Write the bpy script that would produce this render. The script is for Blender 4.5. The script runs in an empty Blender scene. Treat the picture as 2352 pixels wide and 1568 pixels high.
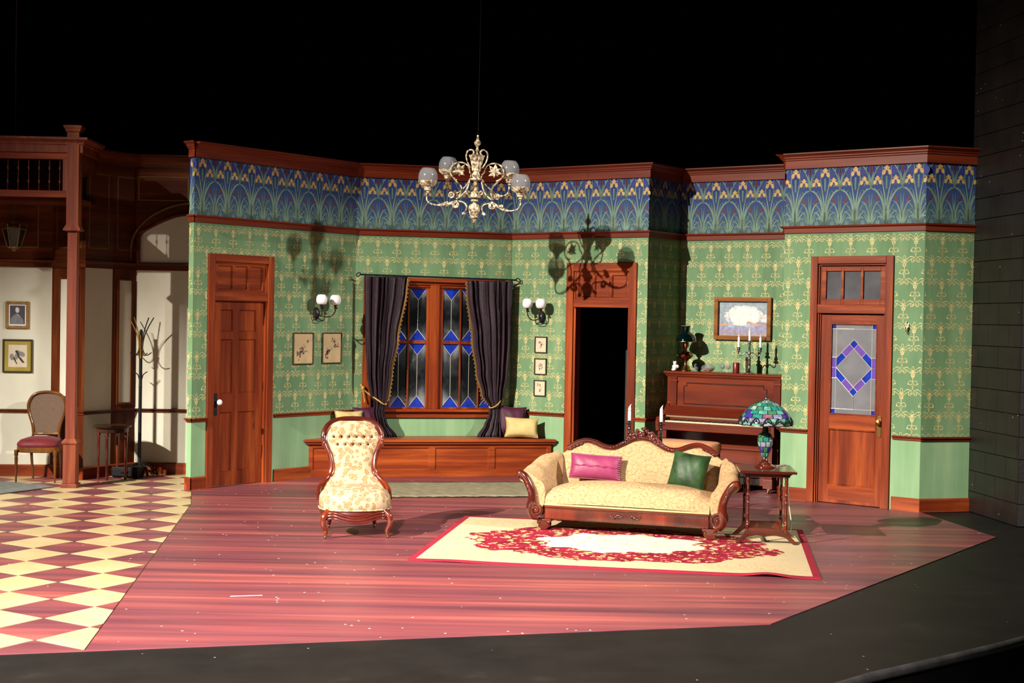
import bpy, math, random
from mathutils import Vector, Matrix

random.seed(7)
SC = bpy.context.scene
COL = SC.collection
PI = math.pi

# ------------------------------------------------------------------ camera
PITCH, ROLL, CAM_H, FPX = math.radians(1.01017), math.radians(1.04241), 1.88075, 3131.79
cam_d = bpy.data.cameras.new('camera')
cam_d.sensor_width = 36.0
cam_d.lens = FPX / 2352.0 * 36.0
cam_d.clip_end = 200
cam = bpy.data.objects.new('camera', cam_d)
COL.objects.link(cam)
_r, _u = Vector((1, 0, 0)), Vector((0, math.sin(PITCH), math.cos(PITCH)))
_f = Vector((0, math.cos(PITCH), -math.sin(PITCH)))
_r2 = _r * math.cos(ROLL) + _u * math.sin(ROLL)
_u2 = _u * math.cos(ROLL) - _r * math.sin(ROLL)
cam.matrix_world = Matrix(((_r2.x, _u2.x, -_f.x, 0), (_r2.y, _u2.y, -_f.y, 0), (_r2.z, _u2.z, -_f.z, CAM_H), (0, 0, 0, 1)))
SC.camera = cam

# ------------------------------------------------------------------ world, lights, exposure
w = bpy.data.worlds.new('theatre_dark')
SC.world = w
w.use_nodes = True
w.node_tree.nodes['Background'].inputs[0].default_value = (0.5, 0.55, 0.65, 1)
w.node_tree.nodes['Background'].inputs[1].default_value = 0.012
SC.view_settings.view_transform = 'Standard'
SC.view_settings.look = 'None'
SC.view_settings.exposure = 0.0
SC.view_settings.gamma = 1.0
SC.view_settings.use_curve_mapping = False

def spot(name, loc, aim, watts, col, angle, blend, radius):
    d = bpy.data.lights.new(name, 'SPOT')
    d.energy = watts
    d.color = col
    d.spot_size = math.radians(angle)
    d.spot_blend = blend
    d.shadow_soft_size = radius
    o = bpy.data.objects.new(name, d)
    COL.objects.link(o)
    o.location = loc
    o.rotation_euler = (Vector(aim) - Vector(loc)).to_track_quat('-Z', 'Y').to_euler()
    return o

# the theatre's front-of-house spotlights: house left (key), house right (soft fill), house centre
spot('spotlight_house_left', (-14.3, -1.2, 11.5), (0.5, 12.0, -1.3), 70000, (1.0, 0.92, 0.79), 39, 1.0, 0.11)
spot('spotlight_hall', (-13.6, -1.8, 11.2), (-4.9, 14.6, 0.2), 21000, (1.0, 0.96, 0.86), 13, 1.0, 0.11)
spot('spotlight_house_right', (13.0, 6.6, 9.6), (-3.0, 15.0, -0.5), 14500, (1.0, 0.97, 0.88), 25, 1.0, 0.26)
spot('spotlight_house_centre', (-3.0, -7.0, 10.5), (-1.2, 6.5, 0.0), 74000, (1.0, 0.86, 0.84), 25, 1.0, 0.25)

# ------------------------------------------------------------------ mesh builder
class MB:
    def __init__(self):
        self.v = []; self.f = []; self.m = []
    def add(self, vs, fs, mi=0):
        o = len(self.v)
        self.v.extend([tuple(p) for p in vs])
        for f in fs:
            self.f.append(tuple(i + o for i in f)); self.m.append(mi)
        return self
    def box(self, x0, y0, z0, x1, y1, z1, mi=0):
        if x0 > x1: x0, x1 = x1, x0
        if y0 > y1: y0, y1 = y1, y0
        if z0 > z1: z0, z1 = z1, z0
        vs = [(x0, y0, z0), (x1, y0, z0), (x1, y1, z0), (x0, y1, z0), (x0, y0, z1), (x1, y0, z1), (x1, y1, z1), (x0, y1, z1)]
        return self.add(vs, [(0, 3, 2, 1), (4, 5, 6, 7), (0, 1, 5, 4), (1, 2, 6, 5), (2, 3, 7, 6), (3, 0, 4, 7)], mi)
    def prism(self, poly, p0, p1, mi=0, axis='y'):
        n = len(poly)
        def P(a, b, d):
            return (a, d, b) if axis == 'y' else ((a, b, d) if axis == 'z' else (d, a, b))
        vs = [P(a, b, p0) for a, b in poly] + [P(a, b, p1) for a, b in poly]
        fs = [tuple(range(n)), tuple(range(2 * n - 1, n - 1, -1))]
        fs += [(i, i + n, (i + 1) % n + n, (i + 1) % n) for i in range(n)]
        return self.add(vs, fs, mi)
    def lathe(self, prof, c=(0, 0, 0), seg=16, mi=0, squash=1.0, caps=True):
        vs = []; fs = []; n = len(prof)
        for r, z in prof:
            for k in range(seg):
                a = 2 * PI * k / seg
                vs.append((c[0] + r * math.cos(a), c[1] + r * math.sin(a) * squash, c[2] + z))
        for i in range(n - 1):
            for k in range(seg):
                k2 = (k + 1) % seg
                fs.append((i * seg + k, i * seg + k2, (i + 1) * seg + k2, (i + 1) * seg + k))
        if caps:
            if prof[0][0] > 1e-5: fs.append(tuple(range(seg - 1, -1, -1)))
            if prof[-1][0] > 1e-5: fs.append(tuple((n - 1) * seg + k for k in range(seg)))
        return self.add(vs, fs, mi)
    def tube(self, pts, r, seg=8, mi=0, closed=False, flat=1.0):
        pts = [Vector(p) for p in pts]
        n = len(pts)
        rs = r if isinstance(r, (list, tuple)) else [r] * n
        vs = []; fs = []
        up = None
        for i in range(n):
            a = pts[i - 1] if (i > 0 or closed) else pts[i]
            b = pts[(i + 1) % n] if (i < n - 1 or closed) else pts[i]
            t = (b - a)
            if t.length < 1e-9: t = Vector((0, 0, 1))
            t.normalize()
            if up is None:
                up = Vector((0, 1, 0)) if abs(t.y) < 0.9 else Vector((1, 0, 0))
            s = t.cross(up)
            if s.length < 1e-6: s = t.cross(Vector((1, 0, 0)))
            s.normalize()
            up = s.cross(t).normalized()
            for k in range(seg):
                an = 2 * PI * k / seg
                vs.append(pts[i] + s * (rs[i] * math.cos(an)) + up * (rs[i] * flat * math.sin(an)))
        m = n if closed else n - 1
        for i in range(m):
            j = (i + 1) % n
            for k in range(seg):
                k2 = (k + 1) % seg
                fs.append((i * seg + k, j * seg + k, j * seg + k2, i * seg + k2))
        if not closed:
            fs.append(tuple(range(seg))); fs.append(tuple((n - 1) * seg + k for k in range(seg - 1, -1, -1)))
        return self.add(vs, fs, mi)
    def ball(self, c, rx, ry=None, rz=None, seg=12, rings=8, mi=0, rot=None):
        ry = rx if ry is None else ry; rz = rx if rz is None else rz
        vs = []; fs = []
        for i in range(1, rings):
            th = PI * i / rings
            for k in range(seg):
                a = 2 * PI * k / seg
                vs.append(Vector((rx * math.sin(th) * math.cos(a), ry * math.sin(th) * math.sin(a), -rz * math.cos(th))))
        vs.append(Vector((0, 0, -rz))); vs.append(Vector((0, 0, rz)))
        b, t = len(vs) - 2, len(vs) - 1
        for i in range(rings - 2):
            for k in range(seg):
                k2 = (k + 1) % seg
                fs.append((i * seg + k, i * seg + k2, (i + 1) * seg + k2, (i + 1) * seg + k))
        for k in range(seg):
            k2 = (k + 1) % seg
            fs.append((b, k2, k)); fs.append((t, (rings - 2) * seg + k, (rings - 2) * seg + k2))
        if rot is not None: vs = [rot @ p for p in vs]
        c = Vector(c)
        return self.add([p + c for p in vs], fs, mi)
    def grid(self, fn, nu, nv, mi=0, wrap_u=False):
        vs = []; fs = []
        mu = nu if wrap_u else nu + 1
        for j in range(nv + 1):
            for i in range(mu):
                vs.append(fn(i / nu, j / nv))
        for j in range(nv):
            for i in range(nu):
                i2 = (i + 1) % mu if wrap_u else i + 1
                fs.append((j * mu + i, j * mu + i2, (j + 1) * mu + i2, (j + 1) * mu + i))
        return self.add(vs, fs, mi)
    def rings(self, rs, mi=0, caps=True):
        n = len(rs[0]); vs = [p for r in rs for p in r]; fs = []
        for j in range(len(rs) - 1):
            for i in range(n):
                i2 = (i + 1) % n
                fs.append((j * n + i, j * n + i2, (j + 1) * n + i2, (j + 1) * n + i))
        if caps:
            fs.append(tuple(range(n - 1, -1, -1))); fs.append(tuple((len(rs) - 1) * n + i for i in range(n)))
        return self.add(vs, fs, mi)
    def mapv(self, fn):
        self.v = [tuple(fn(Vector(p))) for p in self.v]; return self
    def merge(self, o):
        off = len(self.v); self.v += o.v
        self.f += [tuple(i + off for i in f) for f in o.f]; self.m += o.m
        return self

def obj(name, mb, mats, parent=None, smooth=0, bevel=0.0, loc=None, rz=0.0, recalc=True):
    """link one mesh object; smooth = sharp-edge angle in degrees (0: flat)"""
    me = bpy.data.meshes.new(name)
    me.from_pydata(mb.v, [], mb.f)
    if not isinstance(mats, (list, tuple)): mats = [mats]
    for m in mats: me.materials.append(m)
    if len(mats) > 1: me.polygons.foreach_set('material_index', mb.m)
    if recalc:
        import bmesh
        bm = bmesh.new(); bm.from_mesh(me)
        bmesh.ops.recalc_face_normals(bm, faces=bm.faces)
        bm.to_mesh(me); bm.free()
    if smooth:
        me.polygons.foreach_set('use_smooth', [True] * len(me.polygons))
        me.set_sharp_from_angle(angle=math.radians(smooth))
    me.update()
    o = bpy.data.objects.new(name, me)
    COL.objects.link(o)
    if parent is not None: o.parent = parent
    if loc is not None: o.location = loc
    if rz: o.rotation_euler = (0, 0, rz)
    if bevel:
        b = o.modifiers.new('bevel', 'BEVEL'); b.width = bevel; b.segments = 2
        b.limit_method = 'ANGLE'; b.angle_limit = math.radians(40)
    return o

def tag(o, label=None, cat=None, group=None, kind=None):
    if label: o['label'] = label
    if cat: o['category'] = cat
    if group: o['group'] = group
    if kind: o['kind'] = kind
    return o

def thing(name, label, cat, loc=(0, 0, 0), rz=0.0, group=None, kind=None):
    o = bpy.data.objects.new(name, None)
    o.empty_display_size = 0.1
    COL.objects.link(o)
    o.location = loc; o.rotation_euler = (0, 0, rz)
    return tag(o, label, cat, group, kind)

def inst(src, name, parent, loc=(0, 0, 0), rz=0.0):
    o = bpy.data.objects.new(name, src.data)
    COL.objects.link(o); o.parent = parent; o.location = loc; o.rotation_euler = (0, 0, rz)
    for m in src.modifiers:
        if m.type == 'BEVEL':
            b = o.modifiers.new('bevel', 'BEVEL'); b.width = m.width; b.segments = m.segments
            b.limit_method = 'ANGLE'; b.angle_limit = m.angle_limit
    return o

def bez(pts, n=24):
    """Catmull-Rom through points"""
    P = [Vector(p) for p in pts]
    out = []
    for i in range(len(P) - 1):
        p0 = P[i - 1] if i > 0 else P[i] * 2 - P[i + 1]
        p1, p2 = P[i], P[i + 1]
        p3 = P[i + 2] if i + 2 < len(P) else P[i + 1] * 2 - P[i]
        k = max(2, n // (len(P) - 1))
        for j in range(k):
            t = j / k
            out.append(0.5 * ((2 * p1) + (p2 - p0) * t + (2 * p0 - 5 * p1 + 4 * p2 - p3) * t * t + (3 * p1 - p0 - 3 * p2 + p3) * t ** 3))
    out.append(P[-1])
    return out

def interp(tab, t):
    """piecewise smooth interpolation of [(t, value)]"""
    if t <= tab[0][0]: return tab[0][1]
    for (a, x), (b, y) in zip(tab, tab[1:]):
        if t <= b:
            k = (t - a) / (b - a); k = k * k * (3 - 2 * k)
            return x + (y - x) * k
    return tab[-1][1]

# ------------------------------------------------------------------ materials
def lin(r, g, b):
    f = lambda c: ((c / 255 + 0.055) / 1.055) ** 2.4 if c > 10 else c / 255 / 12.92
    return (f(r), f(g), f(b), 1.0)

class NT:
    def __init__(self, name):
        self.mat = bpy.data.materials.new(name); self.mat.use_nodes = True
        self.t = self.mat.node_tree; self.N = self.t.nodes; self.L = self.t.links
        self.b = self.N['Principled BSDF']
    def n(self, typ, **kw):
        o = self.N.new(typ)
        for k, v in kw.items():
            if k.startswith('i_'): o.inputs[k[2:].replace('_', ' ')].default_value = v
            else: setattr(o, k, v)
        return o
    def link(self, a, b): self.L.new(a, b)
    def coord(self, scale=(1, 1, 1), rot=(0, 0, 0), kind='Object', loc=(0, 0, 0)):
        tc = self.n('ShaderNodeTexCoord'); mp = self.n('ShaderNodeMapping')
        mp.inputs['Scale'].default_value = scale; mp.inputs['Rotation'].default_value = rot
        mp.inputs['Location'].default_value = loc
        self.link(tc.outputs[kind], mp.inputs['Vector'])
        return mp.outputs['Vector']
    def noise(self, vec, scale=1.0, detail=3.0, rough=0.55, dist=0.0):
        o = self.n('ShaderNodeTexNoise'); o.inputs['Scale'].default_value = scale
        o.inputs['Detail'].default_value = detail; o.inputs['Roughness'].default_value = rough
        o.inputs['Distortion'].default_value = dist
        self.link(vec, o.inputs['Vector']); return o.outputs['Fac']
    def voro(self, vec, scale=1.0, feature='F1', out='Distance', rnd=1.0):
        o = self.n('ShaderNodeTexVoronoi', feature=feature); o.inputs['Scale'].default_value = scale
        o.inputs['Randomness'].default_value = rnd
        self.link(vec, o.inputs['Vector']); return o.outputs[out]
    def ramp(self, fac, stops, interp='LINEAR'):
        o = self.n('ShaderNodeValToRGB'); o.color_ramp.interpolation = interp
        e = o.color_ramp.elements
        while len(e) < len(stops): e.new(0.5)
        for x, (p, c) in zip(e, stops): x.position = p; x.color = c
        self.link(fac, o.inputs['Fac']); return o.outputs['Color']
    def mix(self, fac, a, b, blend='MIX'):
        o = self.n('ShaderNodeMix', data_type='RGBA', blend_type=blend)
        for s, v in ((o.inputs['Factor'], fac), (o.inputs['A'], a), (o.inputs['B'], b)) if False else ((o.inputs[0], fac), (o.inputs[6], a), (o.inputs[7], b)):
            if isinstance(v, (int, float, tuple)): s.default_value = v
            else: self.link(v, s)
        return o.outputs[2]
    def math(self, op, a, b=None, clamp=False):
        o = self.n('ShaderNodeMath', operation=op); o.use_clamp = clamp
        for i, v in enumerate((a, b)):
            if v is None: continue
            if isinstance(v, (int, float)): o.inputs[i].default_value = v
            else: self.link(v, o.inputs[i])
        return o.outputs[0]
    def sep(self, vec):
        o = self.n('ShaderNodeSeparateXYZ'); self.link(vec, o.inputs[0]); return o.outputs
    def bump(self, h, strength=0.3, dist=0.01):
        o = self.n('ShaderNodeBump'); o.inputs['Strength'].default_value = strength; o.inputs['Distance'].default_value = dist
        self.link(h, o.inputs['Height']); self.link(o.outputs['Normal'], self.b.inputs['Normal'])
    def col(self, c):
        if isinstance(c, tuple): self.b.inputs['Base Color'].default_value = c
        else: self.link(c, self.b.inputs['Base Color'])
    def set(self, **kw):
        names = dict(rough='Roughness', metal='Metallic', spec='Specular IOR Level', coat='Coat Weight', coatr='Coat Roughness',
                     trans='Transmission Weight', ior='IOR', alpha='Alpha', sheen='Sheen Weight', sss='Subsurface Weight')
        for k, v in kw.items(): self.b.inputs[names[k]].default_value = v
        return self

def plain(name, c, rough=0.5, var=0.0, scale=6, **kw):
    m = NT(name); m.set(rough=rough, **kw)
    if var:
        f = m.noise(m.coord(), scale, 4)
        d = tuple(x * (1 - var) for x in c[:3]) + (1,); l = tuple(min(1, x * (1 + var)) for x in c[:3]) + (1,)
        m.col(m.ramp(f, [(0.3, d), (0.7, l)]))
    else: m.col(c)
    return m.mat

def wood(name, dark, mid, light, grain='z', rough=0.35, coat=0.0, st=14.0, seed=0.0):
    m = NT(name); m.set(rough=rough, coat=coat, coatr=0.10, spec=0.22 if coat < 0.5 else 0.4)
    s = {'x': (0.9, st, st), 'y': (st, 0.9, st), 'z': (st, st, 0.9)}[grain]
    vec = m.coord(s, loc=(seed, seed * 0.7, seed * 1.3))
    f = m.noise(vec, 1.0, 5, 0.62, 0.25)
    vec2 = m.coord(tuple(q * 0.28 for q in s), loc=(3 + seed, 1, 2))
    g = m.noise(vec2, 1.0, 2, 0.5, 0.5)
    h = m.math('ADD', m.math('MULTIPLY', f, 0.5), m.math('MULTIPLY', g, 0.5))
    m.col(m.ramp(h, [(0.34, dark), (0.5, mid), (0.66, light)]))
    m.bump(f, 0.08, 0.004)
    return m.mat

M = {}
WD, WM, WL = (0.072, 0.010, 0.0032, 1), (0.172, 0.027, 0.0072, 1), (0.36, 0.074, 0.015, 1)
M['wood_v'] = wood('stained_wood_upright', WD, WM, WL, 'z')
M['wood_h'] = wood('stained_wood_level', WD, WM, WL, 'x')
M['trim'] = wood('stained_trim', (0.070, 0.010, 0.0045, 1), (0.135, 0.020, 0.0075, 1), (0.22, 0.040, 0.011, 1), 'x')
M['post'] = wood('painted_post', (0.085, 0.016, 0.010, 1), (0.140, 0.028, 0.015, 1), (0.25, 0.068, 0.018, 1), 'z', rough=0.45)
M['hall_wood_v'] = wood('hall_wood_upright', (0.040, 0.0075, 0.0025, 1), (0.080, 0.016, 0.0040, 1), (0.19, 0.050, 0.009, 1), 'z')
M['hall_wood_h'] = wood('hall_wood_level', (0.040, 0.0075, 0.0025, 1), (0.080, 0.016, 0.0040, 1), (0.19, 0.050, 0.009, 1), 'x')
M['gold_line'] = plain('gold_panel_line', (0.13, 0.060, 0.012, 1), 0.5, 0.3)
M['mahogany'] = wood('polished_mahogany', (0.026, 0.0034, 0.0024, 1), (0.070, 0.0080, 0.0038, 1), (0.17, 0.026, 0.006, 1), 'x', rough=0.2, coat=1.0, st=9)
M['mahogany_v'] = wood('polished_mahogany_upright', (0.026, 0.0034, 0.0024, 1), (0.070, 0.0080, 0.0038, 1), (0.17, 0.026, 0.006, 1), 'z', rough=0.2, coat=1.0, st=9)
M['flame'] = wood('flame_mahogany', (0.016, 0.0035, 0.003, 1), (0.060, 0.010, 0.006, 1), (0.20, 0.022, 0.006, 1), 'z', rough=0.12, coat=0.8, st=5)
M['piano'] = wood('worn_piano_mahogany', (0.046, 0.0062, 0.0034, 1), (0.092, 0.0125, 0.0050, 1), (0.17, 0.027, 0.007, 1), 'x', rough=0.3, coat=0.2, st=8, seed=4)
M['piano_v'] = wood('worn_piano_mahogany_upright', (0.046, 0.0062, 0.0034, 1), (0.092, 0.0125, 0.0050, 1), (0.17, 0.027, 0.007, 1), 'z', rough=0.3, coat=0.2, st=8, seed=4)
M['darkwood'] = wood('dark_brown_wood', (0.018, 0.007, 0.004, 1), (0.035, 0.013, 0.007, 1), (0.07, 0.025, 0.01, 1), 'z', rough=0.3)
M['oak'] = wood('golden_brown_wood', (0.055, 0.016, 0.0035, 1), (0.105, 0.034, 0.006, 1), (0.19, 0.068, 0.012, 1), 'z', rough=0.25, coat=0.4)
M['black'] = plain('flat_black', (0.0006, 0.0006, 0.0006, 1), 1.0, spec=0.0)
M['black_metal'] = plain('black_iron', (0.012, 0.012, 0.014, 1), 0.35, metal=0.3)
M['brass'] = plain('brass', (0.55, 0.33, 0.10, 1), 0.25, metal=1.0)
M['old_brass'] = plain('aged_brass', (0.32, 0.18, 0.07, 1), 0.28, metal=1.0)
M['dark_brass'] = plain('dull_lantern_brass', (0.16, 0.10, 0.03, 1), 0.5, metal=0.5)
M['copper'] = plain('polished_copper', (0.42, 0.17, 0.075, 1), 0.14, metal=1.0)
M['silver'] = plain('silver', (0.55, 0.53, 0.52, 1), 0.16, metal=1.0)
M['pewter'] = plain('dark_pewter', (0.12, 0.10, 0.11, 1), 0.22, metal=0.9)
M['wax'] = plain('white_candle', (0.86, 0.84, 0.78, 1), 0.5)
M['wax_red'] = plain('red_candle', (0.13, 0.006, 0.008, 1), 0.35)
M['white'] = plain('white_porcelain', (0.86, 0.80, 0.74, 1), 0.25)
M['opal'] = plain('opal_glass', (0.74, 0.72, 0.74, 1), 0.12, var=0.08, scale=20)
M['gold_cord'] = plain('gold_cord', (0.40, 0.22, 0.03, 1), 0.6)
M['fringe'] = plain('bronze_bead_fringe', (0.20, 0.10, 0.03, 1), 0.5)
M['paper'] = plain('aged_paper', (0.46, 0.33, 0.175, 1), 0.7, 0.15, 4)
M['paper_l'] = plain('cream_paper', (0.52, 0.43, 0.31, 1), 0.7, 0.08, 8)
M['frame_dark'] = plain('dark_frame', (0.030, 0.016, 0.007, 1), 0.4)
M['frame_gold'] = plain('gilt_frame', (0.24, 0.12, 0.025, 1), 0.4, 0.35, 30)
M['frame_brown'] = wood('brown_gilt_frame', (0.09, 0.03, 0.008, 1), (0.20, 0.075, 0.018, 1), (0.34, 0.15, 0.04, 1), 'x', rough=0.3)
M['ink'] = plain('grey_ink', (0.035, 0.030, 0.028, 1), 0.8)
M['ink_l'] = plain('pale_grey_ink', (0.19, 0.17, 0.15, 1), 0.8)
M['ink_red'] = plain('faded_red_ink', (0.17, 0.030, 0.026, 1), 0.8)
M['ink_pink'] = plain('faded_pink_ink', (0.22, 0.095, 0.070, 1), 0.8)
M['ink_green'] = plain('faded_green_ink', (0.10, 0.10, 0.065, 1), 0.8)

def m_green(name, a, b, c):
    m = NT(name); m.set(rough=0.75, spec=0.25)
    f = m.noise(m.coord((5, 5, 0.35)), 1.0, 4, 0.6)
    g = m.noise(m.coord((1.1, 1.1, 1.1)), 1.3, 3)
    h = m.math('ADD', m.math('MULTIPLY', f, 0.65), m.math('MULTIPLY', g, 0.35))
    m.col(m.ramp(h, [(0.36, a), (0.5, b), (0.64, c)]))
    return m.mat
M['green'] = m_green('green_wallpaper', (0.088, 0.165, 0.082, 1), (0.124, 0.222, 0.112, 1), (0.170, 0.270, 0.142, 1))
M['green_low'] = m_green('green_dado', (0.150, 0.270, 0.140, 1), (0.190, 0.320, 0.170, 1), (0.250, 0.380, 0.210, 1))
M['stencil'] = plain('gold_stencil', (0.46, 0.40, 0.17, 1), 0.6, 0.3, 12)
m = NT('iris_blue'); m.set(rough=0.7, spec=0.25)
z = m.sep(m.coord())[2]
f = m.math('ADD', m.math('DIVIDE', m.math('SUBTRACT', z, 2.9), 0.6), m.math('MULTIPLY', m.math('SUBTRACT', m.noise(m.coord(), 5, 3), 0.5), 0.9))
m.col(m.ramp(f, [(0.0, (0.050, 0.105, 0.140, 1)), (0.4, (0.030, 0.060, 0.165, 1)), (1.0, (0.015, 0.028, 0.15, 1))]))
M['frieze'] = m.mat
M['leaf'] = plain('iris_leaf_green', (0.082, 0.150, 0.125, 1), 0.7, 0.35, 7)
M['leaf2'] = plain('iris_leaf_pale', (0.125, 0.205, 0.155, 1), 0.7, 0.3, 7)
M['iris'] = plain('iris_gold', (0.44, 0.28, 0.085, 1), 0.6, 0.35, 25)
M['cattail'] = plain('cattail_maroon', (0.115, 0.016, 0.024, 1), 0.7)
M['navy'] = plain('iris_navy', (0.012, 0.024, 0.17, 1), 0.7, 0.2)
m = NT('cream_plaster'); m.set(rough=0.8, spec=0.2)
m.col(m.ramp(m.noise(m.coord((1.2, 1.2, 0.8)), 1.5, 4), [(0.3, (0.52, 0.49, 0.39, 1)), (0.7, (0.63, 0.60, 0.50, 1))]))
M['cream'] = m.mat

# floor: red stained boards, painted streaks run along the stage
ST = 0.248
m = NT('painted_stage_boards'); m.set(rough=0.42, spec=0.5)
v1 = m.coord((0.20, 3.6, 1), (0, 0, -ST)); v2 = m.coord((0.34, 10.0, 1), (0, 0, -ST))
f = m.math('ADD', m.math('MULTIPLY', m.noise(v1, 1, 3, 0.55, 0.3), 0.70), m.math('MULTIPLY', m.noise(v2, 1, 2, 0.5), 0.30))
c = m.ramp(f, [(0.33, (0.062, 0.016, 0.024, 1)), (0.46, (0.118, 0.031, 0.039, 1)), (0.56, (0.188, 0.045, 0.047, 1)), (0.68, (0.33, 0.086, 0.066, 1))])
sp = m.voro(m.coord((9, 9, 9)), 1.0)
dust = m.math('MULTIPLY', m.math('LESS_THAN', sp, 0.075), m.math('GREATER_THAN', m.noise(m.coord(), 1.7, 2), 0.5))
m.col(m.mix(m.math('MULTIPLY', dust, 0.6), c, (0.7, 0.62, 0.6, 1)))
m.link(m.math('ADD', m.math('MULTIPLY', m.noise(m.coord((0.8, 2.5, 1), (0, 0, -ST)), 1.5, 3), 0.35), 0.25), m.b.inputs['Roughness'])
M['floor'] = m.mat
m = NT('black_stage_paint'); m.set(rough=0.55, spec=0.22)
f = m.noise(m.coord((1, 1, 1)), 2.2, 6, 0.65)
c = m.ramp(f, [(0.3, (0.0045, 0.0038, 0.0032, 1)), (0.62, (0.0085, 0.0072, 0.0061, 1)), (0.8, (0.018, 0.016, 0.014, 1))])
sp = m.math('LESS_THAN', m.voro(m.coord((5, 5, 5)), 1.0), 0.03)
m.col(m.mix(m.math('MULTIPLY', sp, 0.5), c, (0.4, 0.38, 0.36, 1)))
M['stage_black'] = m.mat
m = NT('cream_floor_tile'); m.set(rough=0.38, spec=0.45)
m.col(m.ramp(m.noise(m.coord((1, 1, 1)), 3.5, 4), [(0.3, (0.36, 0.27, 0.130, 1)), (0.7, (0.46, 0.355, 0.19, 1))]))
M['tile'] = m.mat
m = NT('black_block_paint'); m.set(rough=0.42, spec=0.5)
f = m.noise(m.coord(), 30, 5, 0.7)
c = m.ramp(m.noise(m.coord(), 3, 4), [(0.3, (0.0050, 0.0038, 0.0033, 1)), (0.7, (0.011, 0.0085, 0.0075, 1))])
sp = m.math('MULTIPLY', m.math('LESS_THAN', m.voro(m.coord((14, 14, 14)), 1.0), 0.07), m.math('GREATER_THAN', m.noise(m.coord(), 2.5, 2), 0.55))
m.col(m.mix(sp, c, (0.35, 0.33, 0.32, 1))); m.bump(f, 0.5, 0.004)
M['block'] = m.mat

def fabric(name, base, spots, scale, amt=0.5, rough=0.85, sc=(1, 1, 1)):
    m = NT(name); m.set(rough=rough, spec=0.2, sheen=0.0)
    v = m.coord(sc)
    warp = m.noise(v, scale * 0.8, 2)
    d = m.voro(v, scale, 'F1'); d2 = m.voro(v, scale * 2.3, 'DISTANCE_TO_EDGE')
    a = m.math('SMOOTH_MIN', d, 1.0)
    f = m.math('MULTIPLY', m.math('LESS_THAN', m.math('ADD', d, m.math('MULTIPLY', m.math('SUBTRACT', warp, 0.5), 0.7)), 0.50), m.math('GREATER_THAN', d2, 0.05))
    m.col(m.mix(m.math('MULTIPLY', f, amt), base, spots))
    m.bump(m.noise(v, scale * 14, 2), 0.25, 0.004)
    return m.mat
M['chair_fab'] = fabric('cream_floral_brocade', (0.40, 0.305, 0.190, 1), (0.235, 0.135, 0.053, 1), 22, 0.95)
m = NT('gold_medallion_brocade'); m.set(rough=0.85, spec=0.2)
v = m.coord()
x, y, zz = m.sep(v)
t = m.math('ADD', x, m.math('MULTIPLY', y, 0.35))
rx = m.math('SUBTRACT', m.math('FRACT', m.math('MULTIPLY', t, 5.2)), 0.5)
rz_ = m.math('SUBTRACT', m.math('FRACT', m.math('MULTIPLY', m.math('ADD', zz, m.math('MULTIPLY', y, 0.6)), 5.2)), 0.5)
rr = m.math('SQRT', m.math('ADD', m.math('MULTIPLY', rx, rx), m.math('MULTIPLY', rz_, rz_)))
ring = m.math('GREATER_THAN', m.math('SINE', m.math('ADD', m.math('MULTIPLY', rr, 26), m.math('MULTIPLY', m.noise(v, 12, 2), 5))), 0.45)
ring = m.math('MULTIPLY', ring, m.noise(v, 40, 3))
fl = m.math('GREATER_THAN', m.noise(m.coord((1, 1, 2.4)), 46, 2, 0.6), 0.60)
c = m.mix(m.math('MULTIPLY', ring, 0.75), (0.405, 0.262, 0.138, 1), (0.31, 0.165, 0.062, 1))
m.col(m.mix(m.math('MULTIPLY', fl, 0.55), c, (0.15, 0.065, 0.018, 1)))
m.bump(m.noise(v, 200, 2), 0.2, 0.003)
M['sofa_fab'] = m.mat
def cloth(name, c, rough=0.8, sheen=0.3, var=0.15, spec=0.3):
    m = NT(name); m.set(rough=rough, sheen=sheen * 0.15, spec=spec)
    f = m.noise(m.coord(), 9, 4)
    m.col(m.ramp(f, [(0.3, tuple(q * (1 - var) for q in c) + (1,)), (0.7, tuple(q * (1 + var) for q in c) + (1,))]))
    m.bump(m.noise(m.coord((1, 1, 1)), 9, 3, 0.5, 0.3), 0.28, 0.02)
    return m.mat
M['drape'] = cloth('plum_drape', (0.021, 0.0095, 0.0165), 0.6, 0.0)
M['cush_purple'] = cloth('plum_cushion', (0.044, 0.0046, 0.019), 0.6, 0.0)
M['cush_cream'] = cloth('pale_gold_cushion', (0.43, 0.335, 0.135), 0.6, 0.2)
M['cush_pink'] = cloth('magenta_satin', (0.215, 0.024, 0.078), 0.46, 0.3, 0.15, 0.35)
M['cush_green'] = cloth('green_velvet', (0.016, 0.046, 0.012), 0.5, 0.3, 0.6, 0.25)
M['bench_fab'] = cloth('peach_suede', (0.50, 0.20, 0.085), 0.75, 0.4)
M['seat_red'] = cloth('crimson_seat', (0.12, 0.007, 0.012), 0.6, 0.4)
M['mat_olive'] = cloth('olive_jute_mat', (0.175, 0.150, 0.092), 0.9, 0.0, 0.25)
M['mat_grey'] = cloth('grey_carpet_runner', (0.12, 0.125, 0.115), 0.95, 0.1, 0.25)
m = NT('woven_cane'); m.set(rough=0.5)
f = m.noise(m.coord((1, 1, 1)), 160, 2)
m.col(m.ramp(f, [(0.35, (0.050, 0.020, 0.0055, 1)), (0.65, (0.115, 0.050, 0.014, 1))])); m.bump(f, 0.4, 0.003)
M['cane'] = m.mat

# chandelier: ivory paint with umber wash
m = NT('ivory_painted_metal'); m.set(rough=0.45)
f = m.noise(m.coord(), 34, 3)
m.col(m.ramp(f, [(0.40, (0.13, 0.075, 0.045, 1)), (0.50, (0.42, 0.34, 0.22, 1)), (0.62, (0.74, 0.66, 0.48, 1))]))
M['ivory'] = m.mat

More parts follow.
